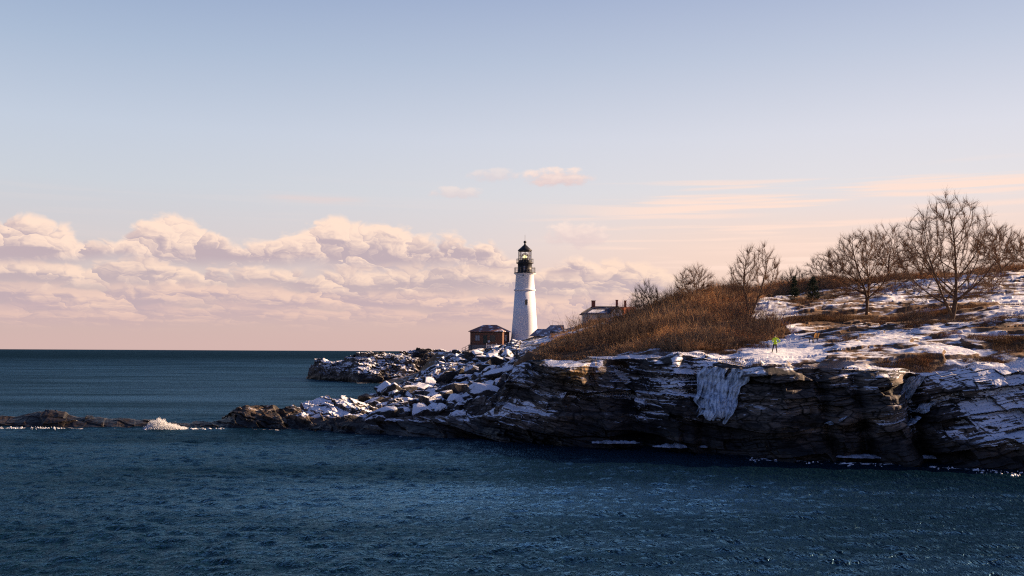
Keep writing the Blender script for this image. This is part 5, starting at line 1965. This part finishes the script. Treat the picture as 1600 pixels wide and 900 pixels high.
# ---------------------------------------------------------------- person
def build_person():
    X, Y, _ = W(1211, 551, 94)
    z = gz(X, Y)
    root = empty("person", (X, Y, z - 0.01), math.radians(4), "person in lime green jacket and black tights standing on the snow, seen from behind", "person")
    J = {}
    E_ = []
    order = []

    def j(n, p, r, par=None):
        J[n] = len(order); order.append((p, r))
        if par: E_.append((J[par], J[n]))
    j('pelvis', (0, 0, .95), (.155, .115))
    j('waist', (0, .0, 1.10), (.135, .10), 'pelvis')
    j('chest', (0, -.01, 1.32), (.165, .115), 'waist')
    j('neckb', (0, -.01, 1.47), (.085, .075), 'chest')
    j('neck', (0, .01, 1.545), (.055, .058), 'neckb')
    j('skull', (0, .03, 1.64), (.078, .092), 'neck')
    j('crown', (0, .02, 1.72), (.066, .075), 'skull')
    for s, kx, ax, tx in ((-1, -.185, -.30, -.34), (1, .125, .165, .20)):
        n = 'l' if s < 0 else 'r'
        j(n + 'hip', (s * .095, 0, .88), (.098, .10), 'pelvis')
        j(n + 'thigh', ((s * .095 + kx) / 2, .015, .70), (.085, .088), n + 'hip')
        j(n + 'knee', (kx, .03, .49), (.055, .058), n + 'thigh')
        j(n + 'calf', (kx * .55 + ax * .45, -.005, .33), (.054, .06), n + 'knee')
        j(n + 'ankle', (ax, -.02, .09), (.036, .04), n + 'calf')
        j(n + 'ball', ((ax + tx) / 2, .08, .045), (.042, .035), n + 'ankle')
        j(n + 'toe', (tx, .16, .035), (.036, .026), n + 'ball')
    arms = {'r': ((.185, -.01, 1.43), (.33, -.05, 1.31), (.475, -.07, 1.18), (.36, 0.0, 1.09), (.235, .07, 1.02), (.19, .11, .995)),
            'l': ((-.185, -.01, 1.43), (-.225, .0, 1.30), (-.25, .03, 1.16), (-.19, .14, 1.12), (-.12, .24, 1.13), (-.085, .29, 1.145))}
    for n, A in arms.items():
        j(n + 'sh', A[0], (.068, .07), 'chest')
        j(n + 'up', A[1], (.055, .056), n + 'sh')
        j(n + 'el', A[2], (.045, .046), n + 'up')
        j(n + 'fo', A[3], (.042, .042), n + 'el')
        j(n + 'wr', A[4], (.028, .03), n + 'fo')
        j(n + 'palm', A[5], (.034, .02), n + 'wr')
        d = (Vector(A[5]) - Vector(A[4])).normalized()
        side = d.cross(Vector((0, 0, 1))).normalized() if n == 'l' else Vector((.2, .1, .97))
        for k in range(4):
            o = Vector(A[5]) + side * (.024 * (k - 1.5))
            ln = (.062, .074, .078, .068)[k]
            dn = (d + Vector((-.25 if n == 'r' else .1, .15, -.35))).normalized()
            j(n + 'f%d' % k, tuple(o + d * ln * .5), (.0095, .0095), n + 'palm')
            j(n + 'g%d' % k, tuple(o + d * ln * .5 + dn * ln * .55), (.008, .008), n + 'f%d' % k)
        th = Vector(A[4]) + d * .02 + side * .04
        j(n + 'th', tuple(th), (.011, .011), n + 'palm')
        j(n + 'tj', tuple(th + d * .04 + side * .01), (.009, .009), n + 'th')
    me = bpy.data.meshes.new("body")
    me.from_pydata([p for p, r in order], E_, [])
    tmp = link("body", me)
    tmp.modifiers.new("skin", 'SKIN').use_smooth_shade = True
    for v, (p, r) in zip(me.skin_vertices[0].data, order):
        v.radius = r
    me.skin_vertices[0].data[0].use_root = True
    tmp.modifiers.new("sub", 'SUBSURF').levels = 2
    tmp.modifiers['sub'].render_levels = 2
    dg = bpy.context.evaluated_depsgraph_get()
    dg.update()
    body = bpy.data.meshes.new_from_object(tmp.evaluated_get(dg))
    bpy.data.objects.remove(tmp)
    body.name = "body"
    mats = [simple("lime_jacket", (0.42, 0.62, 0.02), 0.7, 0.12, 5.0), simple("black_tights", (0.012, 0.012, 0.014), 0.6, 0.2, 5.0),
            simple("skin", (0.50, 0.30, 0.22), 0.55, 0.08, 6.0), simple("dark_shoe", (0.03, 0.028, 0.03), 0.6, 0.2, 6.0)]
    for m in mats:
        body.materials.append(m)
    wr = [Vector(arms['r'][4]), Vector(arms['l'][4])]
    for f in body.polygons:
        c = f.center
        i = 1
        near = min((c - w).length for w in wr)
        armish = abs(c.x) > .2 or (c.x < -.06 and c.y > .14 and c.z > 1.0) or (c.x > .15 and c.y > .06)
        if c.z < 0.105: i = 3
        elif c.z > 1.53: i = 2
        elif c.z > 0.86: i = 0
        if c.z > 0.9 and armish and ((c - Vector(arms['r'][5])).length < .085 or (c - Vector(arms['l'][5])).length < .10) and near > 0.02 and ((c - Vector(arms['r'][3])).length > .14 and (c - Vector(arms['l'][3])).length > .12):
            i = 2
        f.material_index = i
        f.use_smooth = True
    link("body", body, root)
    # face, ears and hair
    face = MB()
    face.tube([(0, .115, 1.665), (0, .142, 1.635), (0, .12, 1.625)], [.008, .014, .008], 6)
    face.build("nose", mats[2], root, True)
    for s in (-1, 1):
        MB().ball((s * .032, .108, 1.662), .012, 8, 6).build("eye", mats[3], root, True)
        MB().ball((s * .083, .02, 1.645), .024, 8, 6, 1.4).build("ear", mats[2], root, True)
    MB().tube([(-.025, .113, 1.598), (0, .12, 1.596), (.025, .113, 1.598)], .007, 6).build("mouth", simple("lips", (0.4, 0.16, 0.13), 0.5), root, True)
    hair = MB()
    rows = []
    n = 18
    for i in range(9):
        a = math.pi * 0.60 * i / 8
        for k in range(n):
            t = 2 * math.pi * k / n
            fwd = math.sin(t)
            al = a * (1.0 if fwd < 0.2 else 1.0 - 0.45 * (fwd - 0.2) / 0.8)
            w = 1 + 0.05 * math.sin(3 * t + i)
            rows.append((.098 * math.sin(al) * math.cos(t) * w, .012 + .112 * math.sin(al) * fwd * w, 1.655 + .125 * math.cos(al)))
    hair.add(rows, [(i * n + k, i * n + (k + 1) % n, (i + 1) * n + (k + 1) % n, (i + 1) * n + k) for i in range(8) for k in range(n)])
    hair.add([], [])
    hair.build("hair", simple("dark_hair", (0.02, 0.014, 0.010), 0.6, 0.3, 12.0), root, True)


build_person()
